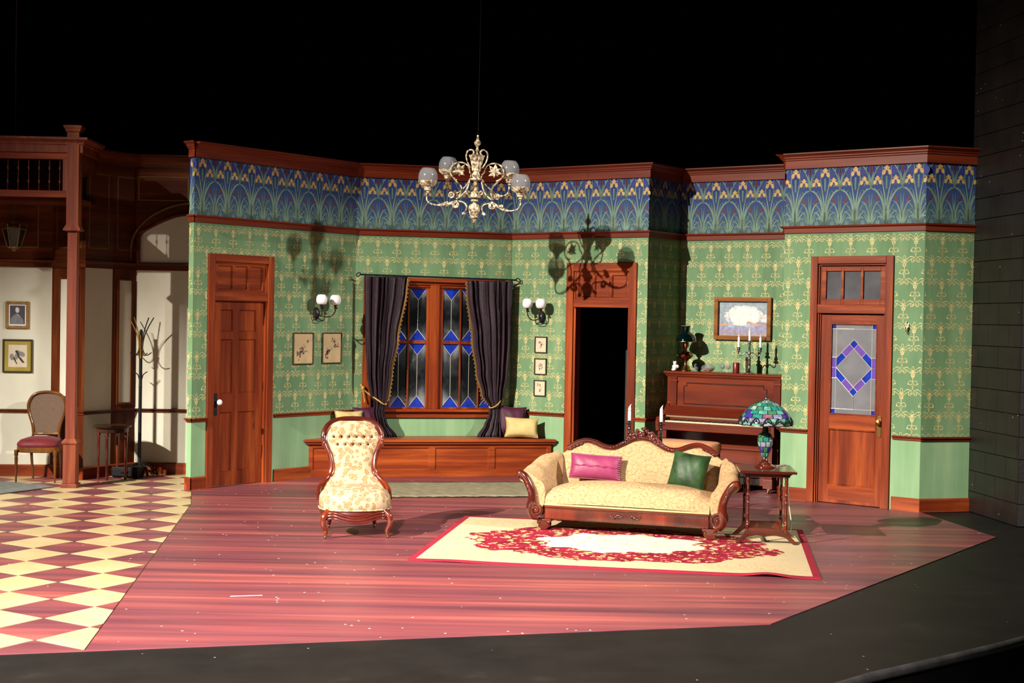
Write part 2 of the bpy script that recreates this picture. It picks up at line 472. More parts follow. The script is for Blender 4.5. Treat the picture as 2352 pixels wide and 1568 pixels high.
def clear(name, c, fac, rough=0.1):
    """thin tinted pane: part see-through, part coloured surface"""
    m = NT(name); m.set(rough=rough, spec=0.6); m.col(c)
    tr = m.n('ShaderNodeBsdfTransparent'); tr.inputs[0].default_value = tuple(min(1, q * 1.5 + 0.2) for q in c[:3]) + (1,)
    mx = m.n('ShaderNodeMixShader'); mx.inputs[0].default_value = fac
    m.link(tr.outputs[0], mx.inputs[1]); m.link(m.b.outputs[0], mx.inputs[2])
    m.link(mx.outputs[0], m.N['Material Output'].inputs['Surface'])
    return m.mat
M['globe'] = clear('clear_glass_globe', (0.34, 0.34, 0.36, 1), 0.42, 0.12)
M['crystal'] = clear('cut_crystal', (0.42, 0.42, 0.44, 1), 0.24, 0.06)
M['lantern_glass'] = clear('dusty_lantern_glass', (0.05, 0.05, 0.05, 1), 0.25, 0.1)
M['frost'] = plain('frosted_glass', (0.130, 0.132, 0.150, 1), 0.28, 0.18, 5, spec=0.6)
M['frost_dark'] = plain('grey_acrylic_pane', (0.060, 0.060, 0.070, 1), 0.22, 0.3, 4, spec=0.6)
M['blue_glass'] = plain('cobalt_glass', (0.010, 0.030, 0.30, 1), 0.12, 0.3, 9, spec=0.6)
M['violet_glass'] = plain('violet_glass', (0.115, 0.060, 0.30, 1), 0.14, 0.15, 9, spec=0.6)
M['came'] = plain('lead_came', (0.50, 0.44, 0.38, 1), 0.4, metal=0.2)
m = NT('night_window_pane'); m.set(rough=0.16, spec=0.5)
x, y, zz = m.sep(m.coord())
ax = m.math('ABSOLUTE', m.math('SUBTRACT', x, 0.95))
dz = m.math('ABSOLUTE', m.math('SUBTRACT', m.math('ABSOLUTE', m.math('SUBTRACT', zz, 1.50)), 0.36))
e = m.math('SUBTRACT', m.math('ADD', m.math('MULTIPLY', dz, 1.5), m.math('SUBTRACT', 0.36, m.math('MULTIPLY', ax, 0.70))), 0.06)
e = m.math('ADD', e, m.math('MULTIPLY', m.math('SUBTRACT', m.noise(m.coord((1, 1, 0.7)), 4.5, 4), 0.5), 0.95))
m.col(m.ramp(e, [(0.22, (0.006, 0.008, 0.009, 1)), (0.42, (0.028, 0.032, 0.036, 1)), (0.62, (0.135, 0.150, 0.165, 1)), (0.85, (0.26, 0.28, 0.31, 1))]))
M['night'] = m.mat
for nm, c in (('tg_teal', (0.03, 0.27, 0.22)), ('tg_aqua', (0.13, 0.42, 0.36)), ('tg_green', (0.055, 0.22, 0.10)), ('tg_amber', (0.34, 0.22, 0.06)),
              ('tg_violet', (0.06, 0.035, 0.30)), ('tg_pale', (0.42, 0.50, 0.48)), ('tg_rose', (0.30, 0.12, 0.16)), ('tg_lilac', (0.28, 0.26, 0.48))):
    M[nm] = plain(nm.replace('tg_', 'art_glass_'), tuple(q * 0.6 for q in c) + (1,), 0.13, 0.5, 30, spec=0.6)
M['lead'] = plain('dark_lead', (0.02, 0.018, 0.018, 1), 0.35, metal=0.6)
M['candy'] = plain('orange_sweets', (0.60, 0.20, 0.03, 1), 0.35, 0.3, 60)
M['green_shade'] = plain('dark_green_cased_glass', (0.0005, 0.0045, 0.0045, 1), 0.07, coat=0.5)
M['ivory_key'] = plain('ivory_keys', (0.66, 0.55, 0.34, 1), 0.35)
M['teal_dark'] = plain('dark_teal_paint', (0.002, 0.012, 0.016, 1), 0.8)
# ------------------------------------------------------------------ stage floor
def floor_slab(name, poly, z0, z1, mat, **kw):
    return obj(name, MB().prism(poly, z0, z1, axis='z'), mat, **kw)

F_L, F_0, F_1, F_2, F_3 = (-11.0, 5.36), (-2.756, 7.392), (1.646, 8.477), (4.354, 12.142), (4.13, 13.72)
floor = floor_slab('floor', [F_L, F_0, F_1, F_2, F_3, (4.2, 17.2), (-11.0, 17.2)], -0.03, 0.0, M['floor'])
tag(floor, 'stage floor painted as red stained boards, up to the black apron', 'floor', kind='structure')

# black apron and its rounded lip, then the lower house floor
LIP = [(-12, 4.2), (-6, 4.6), (-2, 5.3), (0, 6.05), (1.2, 6.72), (1.702, 7.10), (1.969, 7.35), (2.336, 7.63), (2.631, 7.86), (2.946, 8.11), (3.162, 8.30), (3.8, 8.95), (4.6, 9.95), (5.4, 11.3), (9.0, 13.2)]
apron = floor_slab('floor_apron', LIP + [(9, 20), (-12, 20)], -0.30, -0.006, M['stage_black'])
tag(apron, 'black painted stage apron around the red floor', 'floor', kind='structure')
lip = MB().tube([(x, y, -0.034) for x, y in LIP], 0.030, 10)
obj('lip', lip, plain('worn_grey_lip', (0.030, 0.030, 0.030, 1), 0.5, 0.4, 8), apron, smooth=60)
fas = MB()
for (a, b), (c, d) in zip(LIP, LIP[1:]):
    fas.add([(a, b, -0.06), (c, d, -0.06), (c, d, -0.8), (a, b, -0.8)], [(0, 1, 2, 3)])
obj('stage_front', fas, M['stage_black'], apron)
house = floor_slab('floor_house', [(-14, -12), (14, -12), (14, 13), (-14, 13)], -0.85, -0.80, plain('dark_house_carpet', (0.02, 0.023, 0.024, 1), 0.8, 0.3, 5))
tag(house, 'dark floor below the stage lip', 'floor', kind='structure')

# cream diamond tiles of the hall, each one a thin tile let into the red floor
GX, GY, GW = -4.354, 14.336, 0.570
def gp(a, b):
    return (GX + math.cos(ST) * GW * a + math.sin(ST) * GW * b, GY + math.sin(ST) * GW * a - math.cos(ST) * GW * b)
def clip(poly, p, q):
    """keep the part of poly left of the line p->q"""
    out = []
    def side(r): return (q[0] - p[0]) * (r[1] - p[1]) - (q[1] - p[1]) * (r[0] - p[0])
    for i in range(len(poly)):
        a, b = poly[i], poly[(i + 1) % len(poly)]
        sa, sb = side(a), side(b)
        if sa >= 0: out.append(a)
        if (sa >= 0) != (sb >= 0):
            t = sa / (sa - sb); out.append((a[0] + (b[0] - a[0]) * t, a[1] + (b[1] - a[1]) * t))
    return out
B1, B2, B0 = (-3.107, 13.279), (-2.333, 7.501), (-3.32, 14.2)
for i in range(-5, 15):
    for m_ in range(-6, 3):
        cx, cy = gp(m_ + 0.5, i)
        if cy > 15.9 or cx < -7.6: continue
        e = 0.485
        poly = [gp(m_ + 0.5 - e, i), gp(m_ + 0.5, i + e), gp(m_ + 0.5 + e, i), gp(m_ + 0.5, i - e)]
        poly = clip(poly, B2, B1)
        if len(poly) > 2: poly = clip(poly, (B1[0], B1[1]), (B0[0], B0[1]))
        if len(poly) > 2: poly = clip(poly, F_L, F_1)
        if len(poly) > 2: poly = clip(poly, (0, 15.72), (-9, 15.72))
        if len(poly) > 2:
            if all(x > -3.40 and y > 14.30 for x, y in poly): continue
            obj('floor_tile', MB().prism(poly, 0.0, 0.003, axis='z'), M['tile'], floor)

# dark seam where the tile painting meets the boards
seam = MB()
for (a, b), (c, d) in zip([B0, B1, B2], [B1, B2]):
    n = Vector((d - b, a - c, 0)).normalized() * 0.004
    seam.add([(a - n.x, b - n.y, 0.0012), (c - n.x, d - n.y, 0.0012), (c + n.x, d + n.y, 0.0012), (a + n.x, b + n.y, 0.0012)], [(0, 1, 2, 3)])
obj('seam', seam, M['darkwood'], floor)

# ------------------------------------------------------------------ set walls
Z_BT, Z_CB, Z_CT, Z_PB, Z_PT, Z_FT, Z_TOP = 0.135, 0.715, 0.756, 2.825, 2.900, 3.505, 3.665
PA, PC, PD, PE = (-3.363, 14.345), (-1.864, 16.139), (-0.017, 16.533), (1.535, 15.572)
PF, PGp, PG, PH, PI_ = (1.978, 16.165), (3.075, 15.475), (2.885, 14.541), (4.118, 13.670), (4.657, 13.809)
TH = 0.08

def frame(a, b):
    a, b = Vector(a), Vector(b); e = b - a
    return a, e.length, math.atan2(e.y, e.x)

def wall_boxes(mb, s0, s1, z0, z1, holes, y0, y1, mi=0):
    """solid rectangle (s0..s1, z0..z1) with rectangular holes, thickness y0..y1"""
    ss = sorted({s0, s1} | {h[k] for h in holes for k in (0, 1) if s0 < h[k] < s1})
    zs = sorted({z0, z1} | {h[k] for h in holes for k in (2, 3) if z0 < h[k] < z1})
    for i in range(len(ss) - 1):
        for j in range(len(zs) - 1):
            cs, cz = (ss[i] + ss[i + 1]) / 2, (zs[j] + zs[j + 1]) / 2
            if any(h[0] < cs < h[1] and h[2] < cz < h[3] for h in holes): continue
            mb.box(ss[i], y0, zs[j], ss[i + 1], y1, zs[j + 1], mi)

PROF = {
    'baseboard': [(0, 0), (0.020, 0), (0.020, Z_BT - 0.012), (0.012, Z_BT), (0, Z_BT)],
    'chair_rail': [(0, Z_CB), (0.014, Z_CB), (0.014, Z_CB + 0.018), (0.034, Z_CB + 0.026), (0.038, Z_CT), (0, Z_CT)],
    'picture_rail': [(0, Z_PB), (0.016, Z_PB), (0.016, Z_PB + 0.048), (0.036, Z_PB + 0.060), (0.042, Z_PT), (0, Z_PT)],
    'cornice': [(0, Z_FT), (0.022, Z_FT), (0.022, Z_FT + 0.082), (0.036, Z_FT + 0.090), (0.036, Z_FT + 0.100), (0.052, Z_FT + 0.112), (0.052, Z_FT + 0.122),
                (0.072, Z_FT + 0.140), (0.086, Z_FT + 0.146), (0.086, Z_TOP), (0, Z_TOP)],
}
def trim_run(name, prof, length, k0, k1, parent, mat, gaps=(), wrap0=False):
    """profile swept along local x; k0/k1 shift the ends with the projection (mitres); wrap0 returns round the left end"""
    segs = []; s = 0.0
    for g0, g1 in sorted(gaps):
        segs.append((s, g0)); s = g1
    segs.append((s, length))
    mb = MB()
    for s0, s1 in segs:
        if s1 - s0 < 0.01: continue
        a = k0 if s0 == 0.0 else 0.0; b = k1 if s1 == length else 0.0
        r0 = [(s0 + a * d, -d, z) for d, z in prof]; r1 = [(s1 + b * d, -d, z) for d, z in prof]
        mb.rings([r0, r1])
    if wrap0:
        r0 = [(-d, -d, z) for d, z in prof]; r1 = [(-d, TH, z) for d, z in prof]
        mb.rings([r0, r1])
    return obj(name, mb, mat, parent)

# stencilled green wallpaper and iris frieze: flat painted shapes a hair proud of the wall
def ribbon(mb, pts, w, y, ok, mi=0):
    n = len(pts)
    ws = w if isinstance(w, (list, tuple)) else [w] * n
    L, R = [], []
    for i in range(n):
        a = pts[max(0, i - 1)]; b = pts[min(n - 1, i + 1)]
        tx, tz = b[0] - a[0], b[1] - a[1]; l = math.hypot(tx, tz) or 1
        nx, nz = -tz / l * ws[i] / 2, tx / l * ws[i] / 2
        L.append((pts[i][0] + nx, y, pts[i][1] + nz)); R.append((pts[i][0] - nx, y, pts[i][1] - nz))
    for i in range(n - 1):
        if ok((pts[i][0] + pts[i + 1][0]) / 2, (pts[i][1] + pts[i + 1][1]) / 2):
            mb.add([L[i], L[i + 1], R[i + 1], R[i]], [(0, 1, 2, 3)], mi)
def blob(mb, x, z, rx, rz, ang, y, ok, mi=0, n=8):
    if not ok(x, z): return
    ca, sa = math.cos(ang), math.sin(ang)
    vs = []
    for k in range(n):
        t = 2 * PI * k / n; px, pz = rx * math.cos(t), rz * math.sin(t)
        vs.append((x + px * ca - pz * sa, y, z + px * sa + pz * ca))
    mb.add(vs, [tuple(range(n))], mi)
def cr2(pts, n=10):
    return [(p.x, p.y) for p in bez([(a, b, 0) for a, b in pts], n)]

def damask(mb, x, z, ok, y=-0.0012):
    """one gold motif, bud centre at x, z"""
    W = 0.0058
    ribbon(mb, cr2([(x - 0.012, z - 0.010), (x - 0.013, z + 0.012), (x, z + 0.036), (x + 0.013, z + 0.012), (x + 0.012, z - 0.010)], 8), 0.0055, y, ok)
    blob(mb, x, z - 0.014, 0.010, 0.014, 0, y, ok)
    for s in (-1, 1):
        blob(mb, x + s * 0.013, z - 0.026, 0.013, 0.006, s * 0.3, y, ok)
        blob(mb, x + s * 0.012, z - 0.054, 0.012, 0.007, s * 0.7, y, ok)
        blob(mb, x + s * 0.010, z - 0.070, 0.011, 0.006, s * 0.5, y, ok)
        # tie at the foot of the stem: open loops ending in drops
        ribbon(mb, cr2([(x, z - 0.128), (x + s * 0.020, z - 0.112), (x + s * 0.040, z - 0.118), (x + s * 0.047, z - 0.140)], 9), 0.005, y, ok)
        ribbon(mb, cr2([(x, z - 0.128), (x + s * 0.014, z - 0.146), (x + s * 0.030, z - 0.154), (x + s * 0.043, z - 0.144)], 9), 0.005, y, ok)
        blob(mb, x + s * 0.046, z - 0.143, 0.009, 0.011, 0, y, ok)
        # branch to the neighbour, with scroll and leaf tip
        ribbon(mb, cr2([(x + s * 0.006, z - 0.052), (x + s * 0.034, z - 0.026), (x + s * 0.066, z - 0.004), (x + s * 0.088, z + 0.006), (x + s * 0.106, z + 0.022)], 10), 0.0052, y, ok)
        ribbon(mb, cr2([(x + s * 0.012, z - 0.018), (x + s * 0.034, z + 0.006), (x + s * 0.054, z + 0.022)], 6), 0.0042, y, ok)
        ribbon(mb, cr2([(x + s * 0.056, z + 0.022), (x + s * 0.078, z + 0.022), (x + s * 0.104, z + 0.010)], 6), [0.012, 0.009, 0.007, 0.006, 0.005, 0.005, 0.004], y, ok)
        ribbon(mb, cr2([(x + s * 0.074, z - 0.006), (x + s * 0.072, z - 0.026), (x + s * 0.086, z - 0.036), (x + s * 0.099, z - 0.026), (x + s * 0.094, z - 0.012), (x + s * 0.086, z - 0.018)], 12), 0.006, y, ok)
        ribbon(mb, [(x + s * 0.106, z + 0.004), (x + s * 0.107, z - 0.026)], 0.006, y, ok)
    blob(mb, x, z - 0.044, 0.007, 0.020, 0, y, ok)
    ribbon(mb, [(x, z - 0.05), (x, z - 0.085), (x, z - 0.125)], 0.007, y, ok)
    ribbon(mb, cr2([(x - 0.004, z - 0.128), (x - 0.008, z - 0.155), (x - 0.001, z - 0.198)], 6), 0.005, y, ok)
    ribbon(mb, cr2([(x + 0.004, z - 0.128), (x + 0.007, z - 0.155), (x + 0.001, z - 0.198)], 6), 0.004, y, ok)

def iris_flower(mb, x, z, k, y, ok):
    blob(mb, x, z + 0.026 * k, 0.020 * k, 0.032 * k, 0, y, ok, 2, 10)
    for s in (-1, 1):
        blob(mb, x + s * 0.031 * k, z - 0.016 * k, 0.019 * k, 0.028 * k, s * 0.30, y - 0.0002, ok, 2, 10)
        ribbon(mb, [(x + s * 0.010 * k, z + 0.004 * k), (x + s * 0.030 * k, z + 0.036 * k)], [0.006 * k, 0.010 * k], y - 0.0003, ok, 2)
        ribbon(mb, [(x, z + 0.006 * k), (x + s * 0.014 * k, z - 0.035 * k)], [0.004 * k, 0.010 * k], y - 0.0004, ok, 4)
def iris_unit(mb, x, z, ok, y=-0.0012):
    """one frieze repeat 0.33 wide x 0.605 tall; materials 0 leaf, 1 pale leaf, 2 gold, 3 maroon, 4 navy"""
    P = lambda pts, n=10: [(x + a, z + b) for a, b in cr2(pts, n)]
    def tp(n, w0, w1=0.003): return [w0 * (1 - i / (n - 1)) + w1 * i / (n - 1) for i in range(n)]
    def blade(pts, w, mi=0, n=10, w1=0.005):
        q = P(pts, n); ribbon(mb, q, tp(len(q), w * 1.35, w1), y + 0.0002 * (mi == 0), ok, mi)
    for s in (-1, 1):
        blob(mb, x + s * 0.075, z + 0.535, 0.036, 0.045, 0, y + 0.0004, ok, 4, 12)
        blade([(s * 0.038, 0.40), (s * 0.052, 0.47), (s * 0.040, 0.53), (s * 0.052, 0.60)], 0.014, 0, 12, 0.008)
        blade([(s * 0.150, 0.40), (s * 0.140, 0.49), (s * 0.112, 0.55), (s * 0.118, 0.60)], 0.014, 0, 12, 0.008)
        blade([(s * 0.112, 0.56), (s * 0.085, 0.592), (s * 0.070, 0.603)], 0.012, 1, 6)
        blob(mb, x + s * 0.162, z + 0.565, 0.012, 0.042, 0, y - 0.0002, ok, 3, 8)
        blade([(s * 0.163, 0.36), (s * 0.160, 0.45), (s * 0.140, 0.54)], 0.012, 1, 8)
        # fountain of blades
        blade([(0, 0), (s * 0.006, 0.20), (s * 0.030, 0.36), (s * 0.046, 0.42)], 0.017, 1)
        blade([(s * 0.004, 0), (s * 0.018, 0.18), (s * 0.050, 0.31), (s * 0.062, 0.345)], 0.015, 0)
        blade([(s * 0.006, 0), (s * 0.030, 0.20), (s * 0.090, 0.325), (s * 0.150, 0.365), (s * 0.168, 0.36)], 0.020, 1, 12)
        blade([(s * 0.008, 0), (s * 0.040, 0.13), (s * 0.085, 0.205), (s * 0.132, 0.235)], 0.017, 0)
        blade([(s * 0.010, 0), (s * 0.045, 0.08), (s * 0.080, 0.125), (s * 0.120, 0.14)], 0.016, 1)
        blade([(s * 0.010, 0), (s * 0.040, 0.055), (s * 0.070, 0.080), (s * 0.090, 0.066), (s * 0.082, 0.052)], 0.014, 1)
        # the bunch that rises on the seam between repeats
        blade([(s * 0.160, 0), (s * 0.158, 0.17), (s * 0.148, 0.31)], 0.018, 0)
        blade([(s * 0.158, 0), (s * 0.142, 0.13), (s * 0.105, 0.215), (s * 0.070, 0.235)], 0.016, 1)
        blade([(s * 0.156, 0), (s * 0.128, 0.09), (s * 0.085, 0.145), (s * 0.045, 0.150)], 0.015, 0)
        blade([(s * 0.155, 0), (s * 0.125, 0.05), (s * 0.100, 0.10)], 0.014, 1)
        blade([(s * 0.128, 0.37), (s * 0.100, 0.34), (s * 0.070, 0.36)], 0.010, 0, 6)
        for q in (0.072, 0.086, 0.100):
            ribbon(mb, [(x + s * q, z), (x + s * q, z + 0.045)], [0.011, 0.006], y, ok, 1)
        # cattails
        c0, c1 = (s * 0.118, 0.225), (s * 0.080, 0.290)
        ribbon(mb, [(x + c0[0], z + c0[1]), (x + (c0[0] + c1[0]) / 2, z + (c0[1] + c1[1]) / 2), (x + c1[0], z + c1[1])], [0.016, 0.021, 0.016], y - 0.0003, ok, 3)
        blade([(s * 0.100, 0.40), (s * 0.098, 0.43)], 0.014, 0, 4)
    ribbon(mb, [(x, z + 0.36), (x, z + 0.49)], [0.016, 0.020], y, ok, 0)
    iris_flower(mb, x, z + 0.545, 1.0, y - 0.0004, ok)
    for s in (-1, 1): iris_flower(mb, x + s * 0.095, z + 0.445, 0.9, y - 0.0004, ok)

def set_wall(name, a, b, label, holes=(), k0=0.0, k1=0.0, gaps=(), wrap0=False, ph_d=0.0, ph_i=0.0, extra_end=0.0, low_gaps=None):
    """a wallpapered flat from a to b; local x along it, -y towards the audience"""
    p, L, th = frame(a, b)
    mb = MB()
    wall_boxes(mb, 0, L + extra_end, 0.0, Z_CB, holes, 0, TH, 1)
    wall_boxes(mb, 0, L + extra_end, Z_CB, Z_PT, holes, 0, TH, 0)
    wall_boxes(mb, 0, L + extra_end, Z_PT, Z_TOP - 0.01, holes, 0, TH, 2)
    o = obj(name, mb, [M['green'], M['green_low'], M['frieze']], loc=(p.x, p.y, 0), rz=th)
    tag(o, label, 'wall', kind='structure')
    lg = gaps if low_gaps is None else low_gaps
    trim_run('baseboard', PROF['baseboard'], L, k0, k1, o, M['wood_h'], lg, wrap0)
    trim_run('chair_rail', PROF['chair_rail'], L, k0, k1, o, M['trim'], gaps, wrap0)
    trim_run('picture_rail', PROF['picture_rail'], L, k0, k1, o, M['trim'], (), wrap0)
    trim_run('cornice', PROF['cornice'], L, k0, k1, o, M['trim'], (), wrap0)
    def ok(x, z):
        return 0.004 < x < L - 0.004 and Z_CT < z < Z_PB and not any(h[0] - 0.09 < x < h[1] + 0.09 and h[2] - 0.09 < z < h[3] + 0.09 for h in holes)
    st = MB(); cw, rh = 0.228, 0.2235
    for k in range(10):
        z = 2.768 - rh * k
        for q in range(-1, int(L / cw) + 2):
            damask(st, ph_d + cw * (q + 0.5 * (k % 2)), z, ok)
    s = obj('stencil_pattern', st, M['stencil'], o, recalc=False); s['kind'] = 'stuff'
    fr = MB()
    okf = lambda x, z: 0.002 < x < L - 0.002 and Z_PT < z < Z_FT
    for q in range(-1, int(L / 0.33) + 2):
        iris_unit(fr, ph_i + 0.33 * q, Z_PT, okf)
    s = obj('iris_pattern', fr, [M['leaf'], M['leaf2'], M['iris'], M['cattail'], M['navy']], o, recalc=False); s['kind'] = 'stuff'
    if wrap0:   # the narrow end of the flat carries the same paper
        st = MB(); ok2 = lambda x, z: 0.004 < x < TH - 0.004 and Z_CT < z < Z_PB
        for k in range(10): damask(st, 0.114 * (k % 2) + 0.01, 2.768 - rh * k, ok2)
        fr = MB(); ok3 = lambda x, z: 0.002 < x < TH - 0.002 and Z_PT < z < Z_FT
        iris_unit(fr, 0.0, Z_PT, ok3)
        turn = lambda v: Vector((v.y, TH - v.x, v.z))
        s = obj('stencil_pattern', st.mapv(turn), M['stencil'], o, recalc=False); s['kind'] = 'stuff'
        s = obj('iris_pattern', fr.mapv(turn), [M['leaf'], M['leaf2'], M['iris'], M['cattail'], M['navy']], o, recalc=False); s['kind'] = 'stuff'
    return o, L

def miter(a, b, c):
    """end shift per unit projection for a profile on the -normal side at corner b"""
    t1 = math.atan2(b[1] - a[1], b[0] - a[0]); t2 = math.atan2(c[1] - b[1], c[0] - b[0])
    return math.tan((t2 - t1) / 2)
mC, mD, mE, mF, mH = miter(PA, PC, PD), miter(PC, PD, PE), miter(PD, PE, PF), miter(PE, PF, PGp), miter(PG, PH, PI_)
# door openings in wall coordinates (s0, s1, z0, z1)
D1 = (0.275, 1.000, 0.0, 2.420)
D2 = (0.868, 1.600, 0.0, 2.440)
D3 = (0.388, 1.122, 0.0, 2.500)
WN = (0.180, 1.715, 0.745, 2.255)
w_left, L1 = set_wall('wall_left', PA, PC, 'green stencilled wall with the closed panelled door', [D1], 0, mC, [(0.195, 1.120)], True, 0.06, 0.10)
w_win, L2 = set_wall('wall_window', PC, PD, 'green stencilled wall holding the curtained window', [WN], -mC, mD, [(0.09, 1.80)], False, 0.03, 0.09, low_gaps=[(0.0, 1.888)])
w_cen, L3 = set_wall('wall_centre', PD, PE, 'green stencilled wall with the dark open doorway', [D2], -mD, mE, [(0.770, 1.690)], False, 0.10, 0.05)
w_ret, L4 = set_wall('wall_return', PE, PF, 'short shaded green wall beside the piano', (), -mE, mF, (), False, 0.05, 0.02)
w_alc, L5 = set_wall('wall_alcove', PF, PGp, 'green stencilled wall behind the piano', (), -mF, 0, (), False, 0.16, 0.11, extra_end=0.15)
w_rgt, L6 = set_wall('wall_right', PG, PH, 'green stencilled wall with the glazed door', [D3], 0, mH, [(0.310, 1.225)], True, 0.05, 0.11)
w_end, L7 = set_wall('wall_end', PH, PI_, 'narrow green wall at the edge of the set by the black blocks', (), -mH, 0, (), False, 0.20, 0.15)

# ------------------------------------------------------------------ doors
def panel_field(parent, name, s0, s1, z0, z1, y, mat, depth=0.020):
    """a sunk panel: bevelled sides falling to a flat field"""
    e = 0.014
    mb = MB()
    o = [(s0, y, z0), (s1, y, z0), (s1, y, z1), (s0, y, z1)]
    i = [(s0 + e, y + depth, z0 + e), (s1 - e, y + depth, z0 + e), (s1 - e, y + depth, z1 - e), (s0 + e, y + depth, z1 - e)]
    mb.add(o + i, [(0, 1, 5, 4), (1, 2, 6, 5), (2, 3, 7, 6), (3, 0, 4, 7), (4, 5, 6, 7)])
    return obj(name, mb, mat, parent)

def casing(parent, s0, s1, ztop, w0, y=-0.022):
    """door casing: two uprights, head, inner stop bead; s0..s1 is the clear opening"""
    for a, b in ((s0 - w0, s0), (s1, s1 + w0)):
        obj('casing', MB().box(a, y, 0.0, b, 0.0, ztop + w0), M['wood_v'], parent, bevel=0.004)
    obj('casing_head', MB().box(s0, y, ztop, s1, 0.0, ztop + w0), M['wood_h'], parent, bevel=0.004)
    for a, b in ((s0, s0 + 0.016), (s1 - 0.016, s1)):
        obj('jamb', MB().box(a, 0.0, 0.0, b, TH + 0.06, ztop), M['wood_v'], parent)
    obj('jamb_head', MB().box(s0, 0.0, ztop - 0.016, s1, TH + 0.06, ztop), M['wood_h'], parent)

def leaf_frame(parent, s0, s1, z0, z1, y0, y1, cells, mats):
    """door leaf: solid with rectangular openings (cells)"""
    mb = MB(); wall_boxes(mb, s0, s1, z0, z1, cells, y0, y1)
    return obj('leaf', mb, mats, parent)

def on_wall(wall, name, label, cat, kind='structure'):
    o = thing(name, label, cat, wall.location, wall.rotation_euler.z, kind=kind)
    return o

# door 1: closed, six panels, glass knob
d = on_wall(w_left, 'door_1', 'closed reddish wooden panelled door with glass knob', 'door')
casing(d, 0.275, 1.000, 2.420, 0.085)
obj('transom_bar', MB().box(0.275, -0.012, 2.005, 1.000, 0.05, 2.105), M['wood_h'], d, bevel=0.003)
cells = [(0.330, 0.528, 2.125, 2.385), (0.560, 0.735, 2.125, 2.385), (0.765, 0.945, 2.125, 2.385)]
mb = MB(); wall_boxes(mb, 0.291, 0.984, 2.105, 2.404, cells, 0.012, 0.045); obj('transom_panel', mb, M['wood_h'], d)
for c in cells: panel_field(d, 'panel', *c[:2], *c[2:], 0.012, M['wood_h'])
cells = []
for zz0, zz1 in ((0.155, 0.800), (1.000, 1.590), (1.670, 1.910)):
    cells += [(0.400, 0.560, zz0, zz1), (0.645, 0.880, zz0, zz1)]
lf = leaf_frame(d, 0.288, 0.986, 0.006, 2.006, 0.035, 0.075, cells, M['wood_v'])
for c in cells: panel_field(d, 'panel', c[0], c[1], c[2], c[3], 0.035, M['wood_v'])
obj('door_plate', MB().box(0.318, 0.028, 0.770, 0.360, 0.035, 1.010), M['black_metal'], d, bevel=0.003)
kn = MB().tube([(0.345, 0.03, 0.915), (0.345, -0.015, 0.915)], 0.010, 8)
obj('knob_stem', kn, M['black_metal'], d, smooth=40)
obj('glass_knob', MB().ball((0.345, -0.030, 0.915), 0.032, 0.022, 0.032, 12, 8), M['opal'], d)
for zz in (0.32, 1.02, 1.75):
    obj('hinge', MB().box(0.978, 0.022, zz, 0.990, 0.034, zz + 0.095), M['old_brass'], d)

# door 2: dark open doorway
d = on_wall(w_cen, 'door_2', 'open black doorway in a reddish wooden frame with a panelled transom', 'doorway')
casing(d, 0.868, 1.600, 2.440, 0.095)
obj('transom_bar', MB().box(0.868, -0.012, 2.015, 1.600, 0.05, 2.110), M['wood_h'], d, bevel=0.003)
cells = [(0.915, 1.105, 2.130, 2.395), (1.135, 1.330, 2.130, 2.395), (1.360, 1.555, 2.130, 2.395)]
mb = MB(); wall_boxes(mb, 0.884, 1.584, 2.110, 2.424, cells, 0.012, 0.045); obj('transom_panel', mb, M['wood_h'], d)
for c in cells: panel_field(d, 'panel', *c[:2], *c[2:], 0.012, M['wood_h'])
obj('stop_bead', MB().box(0.884, 0.0, 0.0, 0.896, 0.05, 2.0), M['wood_v'], d)

# door 3: glazed door with transom lights
d = on_wall(w_rgt, 'door_3', 'reddish door with a stained glass light of blue and violet diamonds', 'door')
casing(d, 0.388, 1.122, 2.500, 0.078)
obj('transom_bar', MB().box(0.388, -0.014, 1.985, 1.122, 0.05, 2.075), M['wood_h'], d, bevel=0.003)
for q, (a, b) in enumerate(((0.394, 0.402), (0.410, 0.420))):
    obj('stop_bead', MB().box(a, 0.004 + 0.01 * q, 0.0, b, 0.05, 2.49), M['wood_v'], d)
    obj('stop_bead', MB().box(0.40, 0.004 + 0.01 * q, 2.482 - 0.018 * q, 1.11, 0.05, 2.490 - 0.018 * q), M['wood_h'], d)
cells = [(0.470, 0.632, 2.135, 2.425), (0.662, 0.845, 2.135, 2.425), (0.872, 1.055, 2.135, 2.425)]
mb = MB(); wall_boxes(mb, 0.420, 1.106, 2.075, 2.466, cells, 0.014, 0.050)
obj('transom_frame', mb, M['wood_h'], d, bevel=0.003)
for c in cells: obj('transom_pane', MB().box(c[0], 0.034, c[2], c[1], 0.038, c[3]), M['frost_dark'], d)
G0, G1, GZ0, GZ1 = 0.540, 1.018, 0.945, 1.870
cells = [(G0 - 0.012, G1 + 0.012, GZ0 - 0.012, GZ1 + 0.012), (0.525, 1.030, 0.195, 0.775)]
lf = leaf_frame(d, 0.404, 1.106, 0.008, 1.975, 0.030, 0.070, cells, M['wood_v'])
panel_field(d, 'panel', *cells[1][:2], *cells[1][2:], 0.030, M['wood_v'], 0.014)
obj('lock_rail', MB().box(0.529, 0.0285, 0.785, 1.026, 0.032, 0.925), M['wood_h'], d)
obj('bottom_rail', MB().box(0.529, 0.0285, 0.04, 1.026, 0.032, 0.185), M['wood_h'], d)
obj('top_rail', MB().box(0.529, 0.0285, 1.895, 1.026, 0.032, 1.965), M['wood_h'], d)
for bx in ((G0 - 0.012, GZ0 - 0.012, G0, GZ1 + 0.012), (G1, GZ0 - 0.012, G1 + 0.012, GZ1 + 0.012), (G0, GZ1, G1, GZ1 + 0.012), (G0, GZ0 - 0.012, G1, GZ0)):
    obj('glazing_bead', MB().box(bx[0], 0.026, bx[1], bx[2], 0.046, bx[3]), M['trim'], d)
